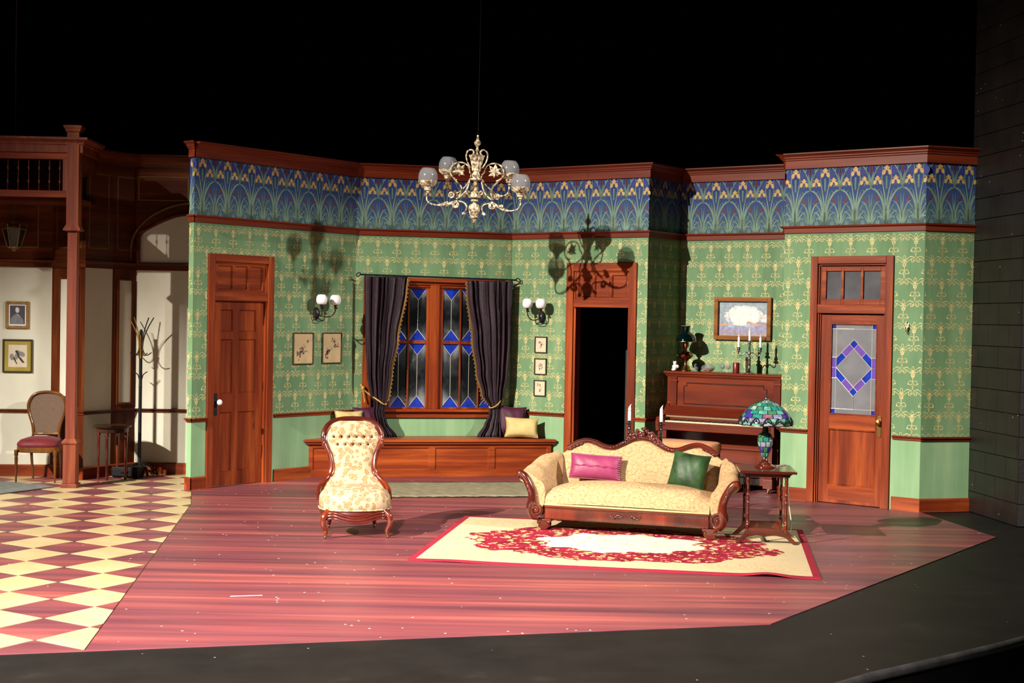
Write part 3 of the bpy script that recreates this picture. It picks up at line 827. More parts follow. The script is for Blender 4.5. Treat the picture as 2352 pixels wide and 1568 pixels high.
uc, vc = (G0 + G1) / 2, GZ0 + 0.475
hw, hh = 0.190, 0.198                     # inner diamond half size
oh, ow = hh + 0.098, hw + 0.094           # outer diamond half size
xs = hw + 0.002                           # where the sides are cut off upright
def tpoint(a, b, t): return (a[0] + (b[0] - a[0]) * t, a[1] + (b[1] - a[1]) * t)
panes, cames = [], []
def pane(poly, mat): panes.append((poly, mat))
def came(a, b): cames.append((a, b))
inT, inR, inB, inL = (uc, vc + hh), (uc + hw, vc), (uc, vc - hh), (uc - hw, vc)
pane([inT, inR, inB, inL], 'frost')
for a, b in ((inT, inR), (inR, inB), (inB, inL), (inL, inT)): came(a, b)
for sx in (-1, 1):
    for sz in (-1, 1):
        f = lambda x, z: (uc + sx * x, vc + sz * z)
        # band between the diamonds, cut into a tip square (half), a violet bar and a blue end piece
        slope_o = lambda x: oh * (1 - x / ow)
        slope_i = lambda x: hh * (1 - x / hw)
        tip_o, tip_i = (0.046, slope_o(0.046)), (0.0, hh)
        b_o, b_i = (0.046 + 0.085, slope_o(0.131)), (0.085, slope_i(0.085))
        side = (xs, slope_o(xs))
        pane([f(*tip_o), f(*b_o), f(*b_i), f(*tip_i)], 'violet_glass')
        pane([f(*b_o), f(*side), f(hw, 0.0), f(*b_i)], 'blue_glass')
        came(f(*tip_o), f(*tip_i)); came(f(*b_o), f(*b_i)); came(f(0, oh), f(*side)); came(f(*side), f(xs, 0))
        # side blocks
        ex = (G1 - G0) / 2
        pane([f(xs, 0.0), f(ex, 0.0), f(ex, side[1] + 0.012), f(xs, side[1] + 0.012)], 'violet_glass')
        came(f(xs, side[1] + 0.012), f(ex, side[1] + 0.012)); came(f(xs, 0), f(ex, 0))
        # outer clear pieces
        zt = (GZ1 - 0.046 - vc) if sz > 0 else (vc - GZ0 - 0.046)
        ze = zt + 0.046
        pane([f(0, oh), f(0, zt), f(xs, zt), f(xs, side[1])], 'frost')
        pane([f(xs, side[1] + 0.012), f(xs, zt), f(ex, zt), f(ex, side[1] + 0.012)], 'frost')
        pane([f(0, zt), f(0, ze), f(xs, ze), f(xs, zt)], 'frost')
        pane([f(xs, zt), f(xs, ze), f(ex, ze), f(ex, zt)], 'blue_glass')
        came(f(0, zt), f(ex, zt)); came(f(xs, zt), f(xs, ze)); came(f(xs, side[1]), f(xs, zt)); came(f(0, oh), f(0, zt))
for sz in (-1, 1):
    pane([(uc, vc + sz * hh), (uc + 0.046, vc + sz * oh * (1 - 0.046 / ow)), (uc, vc + sz * oh), (uc - 0.046, vc + sz * oh * (1 - 0.046 / ow))], 'blue_glass')
for poly, mt in panes:
    obj('pane', MB().prism(poly, 0.043, 0.047), M[mt], d)
mb = MB()
for a, b in cames:
    mb.tube([(a[0], 0.042, a[1]), (b[0], 0.042, b[1])], 0.0032, 5)
obj('came', mb, M['came'], d)
obj('door_plate', MB().prism([(1.048, 0.735), (1.056, 0.722), (1.084, 0.722), (1.092, 0.735), (1.092, 0.925), (1.084, 0.938), (1.056, 0.938), (1.048, 0.925)], 0.022, 0.030), M['brass'], d, bevel=0.002)
mb = MB().lathe([(0.012, 0), (0.012, 0.02), (0.026, 0.028), (0.030, 0.042), (0.024, 0.056), (0.0, 0.060)], seg=14)
mb.mapv(lambda v: Vector((1.070 + v.x, 0.022 - v.z, 0.875 + v.y)))
obj('door_knob', mb, M['brass'], d, smooth=50)

# ------------------------------------------------------------------ window
wd = on_wall(w_win, 'window_1', 'double casement window with blue glass triangles in leaded lights', 'window')
s0, s1, z0, z1 = 0.200, 1.700, 0.745, 2.255
obj('casing', MB().box(0.095, -0.030, 0.745, 0.200, 0.0, 2.330), M['wood_v'], wd, bevel=0.004)
obj('casing', MB().box(1.700, -0.030, 0.745, 1.800, 0.0, 2.330), M['wood_v'], wd, bevel=0.004)
obj('casing_head', MB().box(0.200, -0.030, 2.250, 1.700, 0.0, 2.330), M['wood_h'], wd, bevel=0.004)
obj('head_bead', MB().box(0.200, -0.012, 2.222, 1.700, 0.03, 2.250), M['wood_h'], wd)
obj('window_sill', MB().box(0.075, -0.075, 0.735, 1.820, 0.0, 0.765), M['wood_h'], wd, bevel=0.006)
obj('apron', MB().box(0.095, -0.030, 0.665, 1.800, 0.0, 0.735), M['wood_h'], wd, bevel=0.004)
obj('mullion', MB().box(0.895, -0.026, 0.765, 1.005, 0.03, 2.250), M['wood_v'], wd, bevel=0.005)
CW, RH0, RHm, RH1 = 0.205, 0.787, 1.566, 2.205
for a0 in (0.200, 1.005):
    sa, sb = a0, a0 + 0.695
    cols = [(sb - 0.040 - (k + 1) * CW - k * 0.020, sb - 0.040 - k * (CW + 0.020)) for k in range(3)] if a0 < 0.5 else [(sa + 0.050 + k * (CW + 0.020), sa + 0.050 + k * (CW + 0.020) + CW) for k in range(3)]
    rows = [(RH0, RHm - 0.020), (RHm + 0.020, RH1)]
    cells = [(c[0], c[1], r[0], r[1]) for c in cols for r in rows]
    mb = MB(); wall_boxes(mb, sa, sb, 0.765, 2.225, cells, 0.004, 0.044)
    sash = obj('sash', mb, M['wood_v'], wd, bevel=0.003)
    for c0, c1, r0, r1 in cells:
        cx, t = (c0 + c1) / 2, 0.135
        lead = MB()
        def ld(a, b): lead.tube([(a[0], 0.019, a[1]), (b[0], 0.019, b[1])], 0.0030, 5)
        obj('blue_pane', MB().prism([(c0, r1), (c1, r1), (cx, r1 - t)], 0.022, 0.026), M['blue_glass'], sash)
        obj('blue_pane', MB().prism([(c0, r0), (c1, r0), (cx, r0 + t)], 0.022, 0.026), M['blue_glass'], sash)
        obj('pane', MB().prism([(c0, r0), (cx, r0 + t), (cx, r1 - t), (c0, r1)], 0.022, 0.026), M['night'], sash)
        obj('pane', MB().prism([(c1, r0), (cx, r0 + t), (cx, r1 - t), (c1, r1)], 0.022, 0.026), M['night'], sash)
        for p, q in (((c0, r1), (cx, r1 - t)), ((c1, r1), (cx, r1 - t)), ((c0, r0), (cx, r0 + t)), ((c1, r0), (cx, r0 + t)), ((cx, r0 + t), (cx, r1 - t))): ld(p, q)
        obj('came', lead, M['came'], sash)
obj('latch', MB().box(1.005, -0.012, 1.40, 1.020, 0.004, 1.46), M['old_brass'], wd)

# ------------------------------------------------------------------ black surroundings
bk = MB()
def fold(u, v): return Vector((-13 + 26 * u, 19.4 + 0.10 * math.sin(u * 260), -0.006 + 9.5 * v))
bk.grid(fold, 400, 1)
tag(obj('wall_back', bk, plain('black_velour', (0.0005, 0.0005, 0.0005, 1), 1.0, spec=0.0), smooth=60), 'black velour curtain behind the whole set', 'curtain', kind='structure')
mk = obj('wall_masking', MB().box(0.35, 17.3, -0.006, 2.6, 17.34, 3.2), M['black'])
tag(mk, 'black masking flat seen through the open doorway', 'wall', kind='structure')
tp = thing('masking_panel', 'dark teal panel edge standing behind the right jamb of the black doorway', 'panel', (1.36, 16.05, 0.0), math.radians(62))
obj('board', MB().box(0.0, -0.02, 0.0, 0.75, 0.02, 1.52), M['teal_dark'], tp)
obj('brace', MB().box(0.3, 0.02, 0.0, 0.36, 0.30, 0.04), M['darkwood'], tp)

# painted block wall at the proscenium: every block a piece
def block_wall(name, a, b, label, k0=0):
    p, L, th = frame(a, b)
    core = obj(name, MB().box(0, 0.012, -0.006, L, 0.20, 7.4), M['black'], loc=(p.x, p.y, 0), rz=th)
    tag(core, label, 'wall', kind='structure')
    H, BL = 0.2105, 0.421
    for r in range(35):
        x = -BL * 0.5 * ((r + k0) % 2)
        while x < L - 0.01:
            xa, xb = max(0.0, x) + 0.0012, min(L, x + BL) - 0.0012
            if xb - xa > 0.02:
                e = 0.0025; za, zb = r * H + 0.0014, (r + 1) * H - 0.0014
                mb = MB().add([(xa, 0.012, za), (xb, 0.012, za), (xb, 0.012, zb), (xa, 0.012, zb),
                               (xa + e, 0, za + e), (xb - e, 0, za + e), (xb - e, 0, zb - e), (xa + e, 0, zb - e)],
                              [(4, 5, 6, 7), (0, 1, 5, 4), (1, 2, 6, 5), (2, 3, 7, 6), (3, 0, 4, 7)])
                obj('block', mb, M['block'], core)
            x += BL
    return core
block_wall('wall_proscenium', (4.650, 13.88), (4.780, 12.802), 'black painted block wall beside the narrow green wall')
block_wall('wall_proscenium_front', (4.782, 12.802), (6.05, 12.40), 'black painted block wall face at the right edge of the photograph', 1)
# ------------------------------------------------------------------ hall: back wall flats
H0, H1, H2, H3, H4, H5 = (-8.6, 14.95), (-5.165, 15.290), (-4.726, 15.075), (-4.530, 15.430), (-4.330, 15.690), (-3.05, 15.700)
Z_HB, Z_HT = 2.345, 2.425        # hall rail between plaster and panelling
def hall_prof(k):
    return [(d, z) for d, z in PROF[k]]
RAIL = [(0, Z_HB), (0.016, Z_HB), (0.016, Z_HB + 0.05), (0.034, Z_HB + 0.062), (0.036, Z_HT), (0, Z_HT)]
def gold_rect(o, s0, s1, z0, z1, y=-0.004, w=0.014):
    for b in ((s0, z0, s0 + w, z1), (s1 - w, z0, s1, z1), (s0 + w, z0, s1 - w, z0 + w), (s0 + w, z1 - w, s1 - w, z1)):
        obj('panel_moulding', MB().box(b[0], y, b[1], b[2], 0.004, b[3]), M['gold_line'], o)
def hall_wall(name, a, b, label, k0, k1, plaster, panels):
    p, L, th = frame(a, b)
    mb = MB()
    zp = 3.08 if plaster == 'tall' else Z_HB
    mb.box(0, 0, 0, L, TH, zp, 0 if plaster else 1)
    mb.box(0, 0, zp, L, TH, Z_TOP - 0.01, 2)
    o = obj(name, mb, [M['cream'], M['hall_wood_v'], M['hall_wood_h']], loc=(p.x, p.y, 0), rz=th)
    tag(o, label, 'wall', kind='structure')
    for n, pr in (('baseboard', PROF['baseboard']), ('chair_rail', PROF['chair_rail']), ('picture_rail', RAIL), ('cornice', PROF['cornice'])):
        trim_run(n, pr, L, k0, k1, o, M['wood_h'] if n == 'baseboard' else M['hall_wood_h'])
    for q in panels: gold_rect(o, *q)
    return o, L
h1, h2, h3, h4 = miter(H0, H1, H2), miter(H1, H2, H3), miter(H2, H3, H4), miter(H3, H4, H5)
wa, La = hall_wall('wall_hall_far', H0, H1, 'cream hall wall carrying two small framed pictures', 0, h1, True, [(2.60, 3.30, 2.56, 3.40), (1.72, 2.42, 2.56, 3.40), (0.84, 1.54, 2.56, 3.40)])
wb, Lb = hall_wall('wall_hall_pier', H1, H2, 'brown panelled pier behind the newel post', -h1, h2, False, [(0.06, 0.43, 2.56, 3.40)])
wc, Lc = hall_wall('wall_hall_angle', H2, H3, 'cream hall wall right of the newel post above the round table', -h2, h3, True, [(0.04, 0.34, 2.56, 3.40)])
wdq, Ld = hall_wall('wall_hall_pilaster', H3, H4, 'brown panelled pilaster beside the coat stand', -h3, h4, False, [(0.05, 0.33, 2.56, 3.40)])
we, Le = hall_wall('wall_hall_right', H4, H5, 'cream hall wall under the brown arch behind the coat stand', -h4, 0, 'tall', [])
# inset cream panels framed in the two brown piers
for o, L in ((wb, Lb), (wdq, Ld)):
    a, b = L * 0.27, L * 0.78
    obj('inset_panel', MB().box(a, -0.003, 0.83, b, 0.002, 2.22), M['cream'], o)
    for bx in ((a - 0.022, 0.808, a, 2.242), (b, 0.808, b + 0.022, 2.242), (a, 0.808, b, 0.83), (a, 2.22, b, 2.242)):
        obj('panel_moulding', MB().box(bx[0], -0.014, bx[1], bx[2], 0.002, bx[3]), M['hall_wood_v'], o)
# brown arch header standing proud of the right hall wall
arc = [(0.0, 2.425), (0.0, 3.30), (0.72, 3.30), (0.72, 3.0)]
inner = cr2([(0.72, 3.005), (0.50, 2.985), (0.33, 2.925), (0.15, 2.835), (0.05, 2.755), (0.03, 2.62), (0.03, 2.425)], 24)
mb = MB()
outer = [(0.72, 3.505)] + [(0.72 - 0.72 * i / 23, 3.505) for i in range(1, len(inner) - 2)] + [(0.0, 3.2), (0.0, 2.425)]
n = min(len(inner), len(outer))
for i in range(len(inner) - 1):
    a, b = inner[i], inner[i + 1]
    za = 3.505
    mb.prism([(a[0], a[1]), (a[0], za), (b[0], za), (b[0], b[1])] if abs(a[0] - b[0]) > 1e-4 else [(0.0, a[1]), (0.03, a[1]), (0.03, b[1]), (0.0, b[1])], -0.05, 0.0)
mb.prism([(0.0, 2.425), (0.03, 2.425), (0.03, 3.505), (0.0, 3.505)], -0.05, 0.0)
mb.prism([(0.72, 3.0), (0.72, 3.505), (1.27, 3.505), (1.27, 3.0)], -0.05, 0.0)
mb.mapv(lambda v: v)
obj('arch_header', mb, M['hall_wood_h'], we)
rib = [(x, -0.060, z) for x, z in cr2([(0.72, 3.13), (0.48, 3.10), (0.27, 3.02), (0.10, 2.90), (-0.02, 2.74), (-0.05, 2.58), (-0.055, 2.44)], 24)]
obj('arch_moulding', MB().tube(rib, 0.016, 6), M['gold_line'], we, smooth=60)
rib = [(x, -0.055, z) for x, z in inner]
obj('arch_moulding', MB().tube(rib, 0.022, 6), M['hall_wood_h'], we, smooth=60)
gold_rect(we, 0.02, 0.60, 3.14, 3.42, -0.056)

# ------------------------------------------------------------------ newel post, fretwork beam and soffit
PX, PY = -4.640, 14.386
post = thing('newel_post', 'tall square reddish-brown post at the hall corner, capped above the fretwork beam', 'post', (PX, PY, 0), 0.05)
obj('plinth', MB().box(-0.085, -0.085, 0, 0.085, 0.085, 0.045), M['post'], post, bevel=0.006)
obj('pedestal', MB().box(-0.068, -0.068, 0.045, 0.068, 0.068, 0.462), M['post'], post, bevel=0.005)
obj('pedestal_cap', MB().rings([[(-a, -a, z), (a, -a, z), (a, a, z), (-a, a, z)] for a, z in ((0.068, 0.455), (0.080, 0.470), (0.080, 0.485), (0.055, 0.520))]), M['post'], post)
obj('shaft', MB().box(-0.050, -0.050, 0.50, 0.050, 0.050, 2.715), M['post'], post, bevel=0.004)
obj('collar', MB().rings([[(-a, -a, z), (a, -a, z), (a, a, z), (-a, a, z)] for a, z in ((0.052, 2.700), (0.088, 2.708), (0.088, 2.722), (0.066, 2.765))]), M['post'], post)
obj('upper_shaft', MB().box(-0.064, -0.064, 2.76, 0.064, 0.064, 3.74), M['post'], post, bevel=0.004)
obj('cap', MB().rings([[(-a, -a, z), (a, -a, z), (a, a, z), (-a, a, z)] for a, z in ((0.064, 3.735), (0.078, 3.75), (0.078, 3.765), (0.094, 3.79), (0.094, 3.805), (0.04, 3.818))]), M['post'], post)

fb = thing('fretwork_beam', 'reddish-brown fretwork beam with thin spindles spanning left from the newel post', 'beam', (PX, PY, 0), PI + 0.03)
# local x runs left along the beam, local -y towards the hall
BLN = 3.4
pro = [(0.0, 3.525), (0.050, 3.525), (0.050, 3.60), (0.064, 3.612), (0.064, 3.625), (0.088, 3.648), (0.110, 3.655), (0.110, 3.680), (0.0, 3.680)]
mb = MB()
r0 = [(-0.05 - d, d, z) for d, z in pro]; r1 = [(BLN, d, z) for d, z in pro]
mb.rings([r0, r1])
mb.rings([[(-0.05 - d, d, z) for d, z in pro], [(-0.05 - d, -0.60, z) for d, z in pro]])
mb.box(-0.05, -0.05, 3.525, BLN, 0.0, 3.68)
obj('cornice', mb, M['post'], fb)
obj('top_rail', MB().box(0.064, -0.03, 3.455, BLN, 0.03, 3.525), M['wood_h'], fb)
obj('stile', MB().box(0.064, -0.025, 3.06, 0.112, 0.035, 3.455), M['post'], fb, bevel=0.003)
obj('bottom_rail', MB().box(0.064, -0.03, 3.055, BLN, 0.04, 3.125), M['wood_h'], fb, bevel=0.004)
sp = MB().lathe([(0.0045, 0), (0.0045, 0.075), (0.010, 0.085), (0.0115, 0.095), (0.010, 0.105), (0.0045, 0.115), (0.004, 0.165), (0.0045, 0.215), (0.010, 0.225), (0.0115, 0.235), (0.010, 0.245), (0.0045, 0.255), (0.0045, 0.33)], seg=7)
first = None
for k in range(30):
    x = 0.150 + 0.1085 * k
    if first is None:
        first = obj('spindle', sp, M['post'], fb, smooth=50, loc=(x, 0, 3.125))
    else: inst(first, 'spindle', fb, (x, 0, 3.125))
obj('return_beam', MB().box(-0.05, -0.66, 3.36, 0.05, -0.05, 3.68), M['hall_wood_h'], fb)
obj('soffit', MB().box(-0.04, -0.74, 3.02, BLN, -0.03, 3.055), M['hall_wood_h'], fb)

# ------------------------------------------------------------------ lantern
lt = thing('lantern', 'dull brass hall lantern hanging behind the fretwork beam', 'lantern', (-5.462, 14.92, 2.52))
fr = MB()
hx = lambda z: 0.068 + 0.055 * (z - 0.03) / 0.20
for k in range(6):
    a, b = 2 * PI * k / 6 + 0.3, 2 * PI * (k + 1) / 6 + 0.3
    p0 = (hx(0.03) * math.cos(a), hx(0.03) * math.sin(a), 0.03); p1 = (hx(0.23) * math.cos(a), hx(0.23) * math.sin(a), 0.23)
    q0 = (hx(0.03) * math.cos(b), hx(0.03) * math.sin(b), 0.03); q1 = (hx(0.23) * math.cos(b), hx(0.23) * math.sin(b), 0.23)
    fr.tube([p0, p1], 0.008, 6); fr.tube([p0, q0], 0.008, 6); fr.tube([p1, q1], 0.010, 6)
    mb = MB().add([p0, q0, q1, p1], [(0, 1, 2, 3)])
    obj('glass_pane', mb, M['lantern_glass'], lt)
obj('frame', fr, M['dark_brass'], lt, smooth=50)
obj('base', MB().lathe([(0.0, -0.02), (0.02, -0.01), (0.03, 0.01), (0.075, 0.022), (0.072, 0.03)], seg=6), M['dark_brass'], lt)
obj('roof', MB().lathe([(0.135, 0.23), (0.10, 0.25), (0.055, 0.275), (0.045, 0.31), (0.05, 0.315), (0.0, 0.33)], seg=6), M['dark_brass'], lt)
for k in range(6):
    a = 2 * PI * k / 6 + 0.3
    rg = MB().tube([(0.118 * math.cos(a), 0.118 * math.sin(a), 0.235), (0.13 * math.cos(a), 0.13 * math.sin(a), 0.275), (0.105 * math.cos(a), 0.105 * math.sin(a), 0.29)], 0.006, 5)
    obj('crest', rg, M['dark_brass'], lt)
obj('cord', MB().tube([(0, 0, 0.32), (0.006, 0, 1.1), (0.004, 0, 1.22), (-0.004, 0, 2.0), (0.002, 0, 4.2)], 0.005, 5), plain('pale_cord', (0.05, 0.055, 0.045, 1), 0.8), lt)

# ------------------------------------------------------------------ hall pictures
def picture(name, label, wall, s0, s1, z0, z1, fw, fmat, matw=0.0, mmat=None, pmat=None, depth=0.022, marks=(), kind=None):
    """framed picture hung on a wall; marks = [(shape, material)] flat print on the sheet"""
    sc, zc = (s0 + s1) / 2, (z0 + z1) / 2
    c = Vector((sc, 0, 0)); c.rotate(wall.rotation_euler)
    t = thing(name, label, 'picture', (wall.location.x + c.x, wall.location.y + c.y, zc), wall.rotation_euler.z)
    w2, h2_ = (s1 - s0) / 2, (z1 - z0) / 2
    mb = MB(); wall_boxes(mb, -w2, w2, -h2_, h2_, [(-w2 + fw, w2 - fw, -h2_ + fw, h2_ - fw)], -depth, -0.001)
    obj('frame', mb, fmat, t, bevel=min(0.004, fw * 0.3))
    a, b = w2 - fw, h2_ - fw
    if matw:
        mb = MB(); wall_boxes(mb, -a, a, -b, b, [(-a + matw, a - matw, -b + matw, b - matw)], -0.010, -0.006)
        obj('mount', mb, mmat, t); a -= matw; b -= matw
    sh = obj('print', MB().box(-a, -0.007, -b, a, -0.002, b), pmat, t)
    if marks:
        mats = []; mb = MB()
        for poly, mt in marks:
            if mt not in mats: mats.append(mt)
            mb.add([(x * a, -0.0076 - 0.0002 * mats.index(mt), z * b) for x, z in poly], [tuple(range(len(poly)))], mats.index(mt))
        obj('drawing', mb, [M[q] for q in mats], t, recalc=False)
    return t
def el(x, z, rx, rz, n=12, rot=0.0):
    return [(x + rx * math.cos(2 * PI * k / n) * math.cos(rot) - rz * math.sin(2 * PI * k / n) * math.sin(rot), z + rx * math.cos(2 * PI * k / n) * math.sin(rot) + rz * math.sin(2 * PI * k / n) * math.cos(rot)) for k in range(n)]
M['photo_dark'] = plain('photo_dark_grey', (0.045, 0.040, 0.052, 1), 0.5, 0.3, 9)
M['photo_mid'] = plain('photo_mid_grey', (0.15, 0.145, 0.16, 1), 0.5, 0.2, 14)
M['photo_light'] = plain('photo_light_grey', (0.52, 0.51, 0.53, 1), 0.5)
M['mount_white'] = plain('white_mount', (0.70, 0.70, 0.72, 1), 0.7)
M['mount_olive'] = plain('olive_mount', (0.27, 0.20, 0.018, 1), 0.7, 0.15)
def hs(px): return La - (-5.165 - px) / math.cos(math.atan2(H1[1] - H0[1], H1[0] - H0[0]))
picture('framed_portrait', 'gilt framed grey portrait of a man in a suit on the hall wall', wa, hs(-5.662), hs(-5.408), 1.657, 1.960, 0.032, M['frame_gold'], 0.014, M['mount_white'], M['photo_dark'],
        marks=[([(-0.95, -1), (-0.85, -0.35), (-0.45, 0.0), (-0.15, 0.12), (0.25, 0.0), (0.75, -0.5), (0.9, -1)], 'photo_mid'), (el(-0.02, 0.52, 0.26, 0.30, 14, 0.2), 'photo_light'),
               ([(-0.22, 0.16), (0.12, 0.02), (0.30, -0.22), (0.16, -0.10), (-0.05, 0.06)], 'photo_light'), (el(-0.17, 0.58, 0.12, 0.22), 'photo_mid')])
picture('framed_etching', 'dark framed etching in an olive mount below the gilt portrait', wa, hs(-5.690), hs(-5.365), 1.165, 1.537, 0.018, M['frame_dark'], 0.042, M['mount_olive'], M['paper_l'],
        marks=[(el(-0.05, 0.05, 0.22, 0.5, 10, -0.5), 'ink_l'), (el(0.05, 0.1, 0.12, 0.36, 10, 0.4), 'ink'), (el(0.45, 0.15, 0.34, 0.22, 10, -0.4), 'ink_l'), (el(-0.6, -0.1, 0.24, 0.3, 10, 0.3), 'ink_l'),
               (el(-0.12, 0.38, 0.14, 0.12), 'ink'), ([(-0.5, -0.2), (-0.1, -0.75), (-0.02, -0.72), (-0.36, -0.1)], 'ink'), ([(0.1, -0.2), (0.5, -0.62), (0.75, -0.6), (0.3, -0.1)], 'ink')])

# ------------------------------------------------------------------ hall furniture
ch = thing('cane_chair', 'wooden hall chair with rounded cane back and crimson seat behind the newel post', 'chair', (-5.125, 14.870, 0), 0.07)
prof = [(0.022, 0), (0.012, 0.0)]
for sx in (-1, 1):
    mb = MB().lathe([(0.008, 0), (0.011, 0.02), (0.010, 0.05), (0.019, 0.27), (0.015, 0.29), (0.022, 0.305), (0.022, 0.36)], (sx * 0.205, -0.20, 0), 10)
    obj('leg', mb, M['oak'], ch, smooth=45)
    mb = MB().tube([(sx * 0.15, 0.26, 0), (sx * 0.155, 0.22, 0.2), (sx * 0.16, 0.20, 0.37)], [0.012, 0.015, 0.018], 8)
    obj('leg', mb, M['oak'], ch, smooth=45)
def seat_shape(a, k=1.0):
    x = 0.235 * math.copysign(abs(math.cos(a)) ** 0.6, math.cos(a)); y = 0.225 * math.copysign(abs(math.sin(a)) ** 0.6, math.sin(a))
    return x * (1 - 0.12 * (y + 0.2)) * k, y * k
obj('seat_rail', MB().rings([[seat_shape(2 * PI * i / 28, k) + (z,) for i in range(28)] for k, z in ((0.97, 0.330), (1.0, 0.338), (1.0, 0.382), (0.97, 0.388))]), M['oak'], ch, smooth=40)
obj('seat', MB().rings([[seat_shape(2 * PI * i / 28, k) + (z,) for i in range(28)] for k, z in ((0.96, 0.385), (1.0, 0.40), (0.99, 0.425), (0.86, 0.46), (0.55, 0.485), (0.1, 0.49))]), M['seat_red'], ch, smooth=60)
bo = [(-0.135, 0.50), (-0.150, 0.60), (-0.195, 0.74), (-0.200, 0.84), (-0.150, 0.925), (-0.06, 0.957), (0.06, 0.957), (0.150, 0.925), (0.200, 0.84), (0.195, 0.74), (0.150, 0.60), (0.135, 0.50)]
bc = cr2(bo, 44); by = lambda z: 0.20 + 0.10 * (z - 0.45)
obj('back_frame', MB().tube([(x, by(z), z) for x, z in bc] + [(-0.135, by(0.5), 0.50)], 0.017, 8), M['oak'], ch, smooth=50)
obj('cane_back', MB().add([(x, by(z) + 0.003, z) for x, z in bc], [tuple(range(len(bc)))]), M['cane'], ch)
for sx in (-1, 1):
    obj('back_post', MB().tube([(sx * 0.155, 0.20, 0.37), (sx * 0.145, by(0.44), 0.44), (sx * 0.138, by(0.5), 0.51)], 0.014, 8), M['oak'], ch, smooth=50)

tb = thing('round_table', 'small dark round hall table on turned legs beside the coat stand', 'table', (-4.425, 15.140, 0), 0.3)
obj('top', MB().lathe([(0.0, 0.575), (0.19, 0.578), (0.205, 0.588), (0.208, 0.598), (0.202, 0.604), (0.0, 0.604)], seg=32), M['darkwood'], tb, smooth=35)
obj('apron', MB().lathe([(0.165, 0.525), (0.172, 0.53), (0.172, 0.576), (0.15, 0.576)], seg=28), M['darkwood'], tb, smooth=35)
lg = [(0.008, 0.0), (0.018, 0.012), (0.012, 0.03), (0.019, 0.05), (0.012, 0.065), (0.016, 0.30), (0.019, 0.46), (0.015, 0.475), (0.024, 0.49), (0.024, 0.505), (0.018, 0.515), (0.021, 0.54)]
for k in range(4):
    a = -1.95 + PI / 2 * k
    obj('leg', MB().lathe(lg, (0.155 * math.cos(a), 0.155 * math.sin(a), 0), 10), M['mahogany_v'], tb, smooth=45)

M['case_black'] = plain('worn_black_leather', (0.003, 0.003, 0.003, 1), 0.6, spec=0.2)
cs = thing('floor_case', 'low black case lying on the floor under the round hall table', 'case', (-4.30, 15.33, 0.003), -0.2)
obj('body', MB().box(-0.16, -0.09, 0.012, 0.16, 0.09, 0.125), M['case_black'], cs, bevel=0.015)
obj('lid_seam', MB().box(-0.162, -0.092, 0.088, 0.162, 0.092, 0.096), M['darkwood'], cs)
obj('handle', MB().tube([(-0.05, -0.09, 0.075), (-0.04, -0.112, 0.072), (0.04, -0.112, 0.072), (0.05, -0.09, 0.075)], 0.006, 6), M['black_metal'], cs, smooth=50)
for sx in (-1, 1): obj('foot', MB().box(sx * 0.14 - 0.015, -0.08, 0, sx * 0.14 + 0.015, 0.08, 0.012), M['black_metal'], cs)

cr = thing('coat_stand', 'black and brass bentwood-style metal coat stand with curved hooks', 'coat stand', (-4.215, 15.49, 0.003), 0.2)
obj('pole', MB().lathe([(0.022, 0.12), (0.020, 0.16), (0.019, 1.0), (0.021, 1.01), (0.019, 1.02), (0.018, 1.62), (0.022, 1.63), (0.016, 1.66), (0.0, 1.67)], seg=12), M['black_metal'], cr, smooth=40)
obj('brass_band', MB().lathe([(0.023, 1.34), (0.025, 1.36), (0.025, 1.56), (0.023, 1.60)], seg=12), M['brass'], cr, smooth=40)
for k in range(4):
    a = 0.6 + PI / 2 * k; c, s = math.cos(a), math.sin(a)
    up = bez([(0.02 * c, 0.02 * s, 1.42), (0.035 * c, 0.035 * s, 1.56), (0.085 * c, 0.085 * s, 1.68), (0.16 * c, 0.16 * s, 1.80)], 12)
    obj('upper_hook', MB().tube(up, 0.0065, 6), M['brass'] if k in (2, 1) else M['black_metal'], cr, smooth=50)
    dn = bez([(0.02 * c, 0.02 * s, 1.52), (0.03 * c, 0.03 * s, 1.42), (0.075 * c, 0.075 * s, 1.37), (0.135 * c, 0.135 * s, 1.40)], 12)
    obj('lower_hook', MB().tube(dn, 0.006, 6), M['black_metal'], cr, smooth=50)
    ft = bez([(0.015 * c, 0.015 * s, 0.14), (0.08 * c, 0.08 * s, 0.13), (0.15 * c, 0.15 * s, 0.09), (0.185 * c, 0.185 * s, 0.006)], 14)
    obj('foot', MB().tube(ft, 0.013, 8), M['black_metal'], cr, smooth=50)
for a in (0.2, 3.3):
    c, s = math.cos(a), math.sin(a)
    mid = bez([(0.015 * c, 0.015 * s, 1.10), (0.03 * c, 0.03 * s, 1.15), (0.075 * c, 0.075 * s, 1.185)], 8)
    obj('small_hook', MB().tube(mid, 0.0055, 6), M['black_metal'], cr, smooth=50)

mt = thing('grey_runner', 'grey carpet runner on the hall tiles left of the newel post', 'rug', (-4.80, 14.33, 0.003), math.radians(152))
obj('pile', MB().box(0.0, 0.0, 0.0, 1.35, 0.95, 0.012), M['mat_grey'], mt, bevel=0.004)
obj('binding', MB().tube([(0, 0, 0.007), (0, 0.95, 0.007), (1.35, 0.95, 0.007), (1.35, 0, 0.007)], 0.007, 6, closed=True), plain('grey_binding', (0.09, 0.10, 0.09, 1), 0.9), mt)
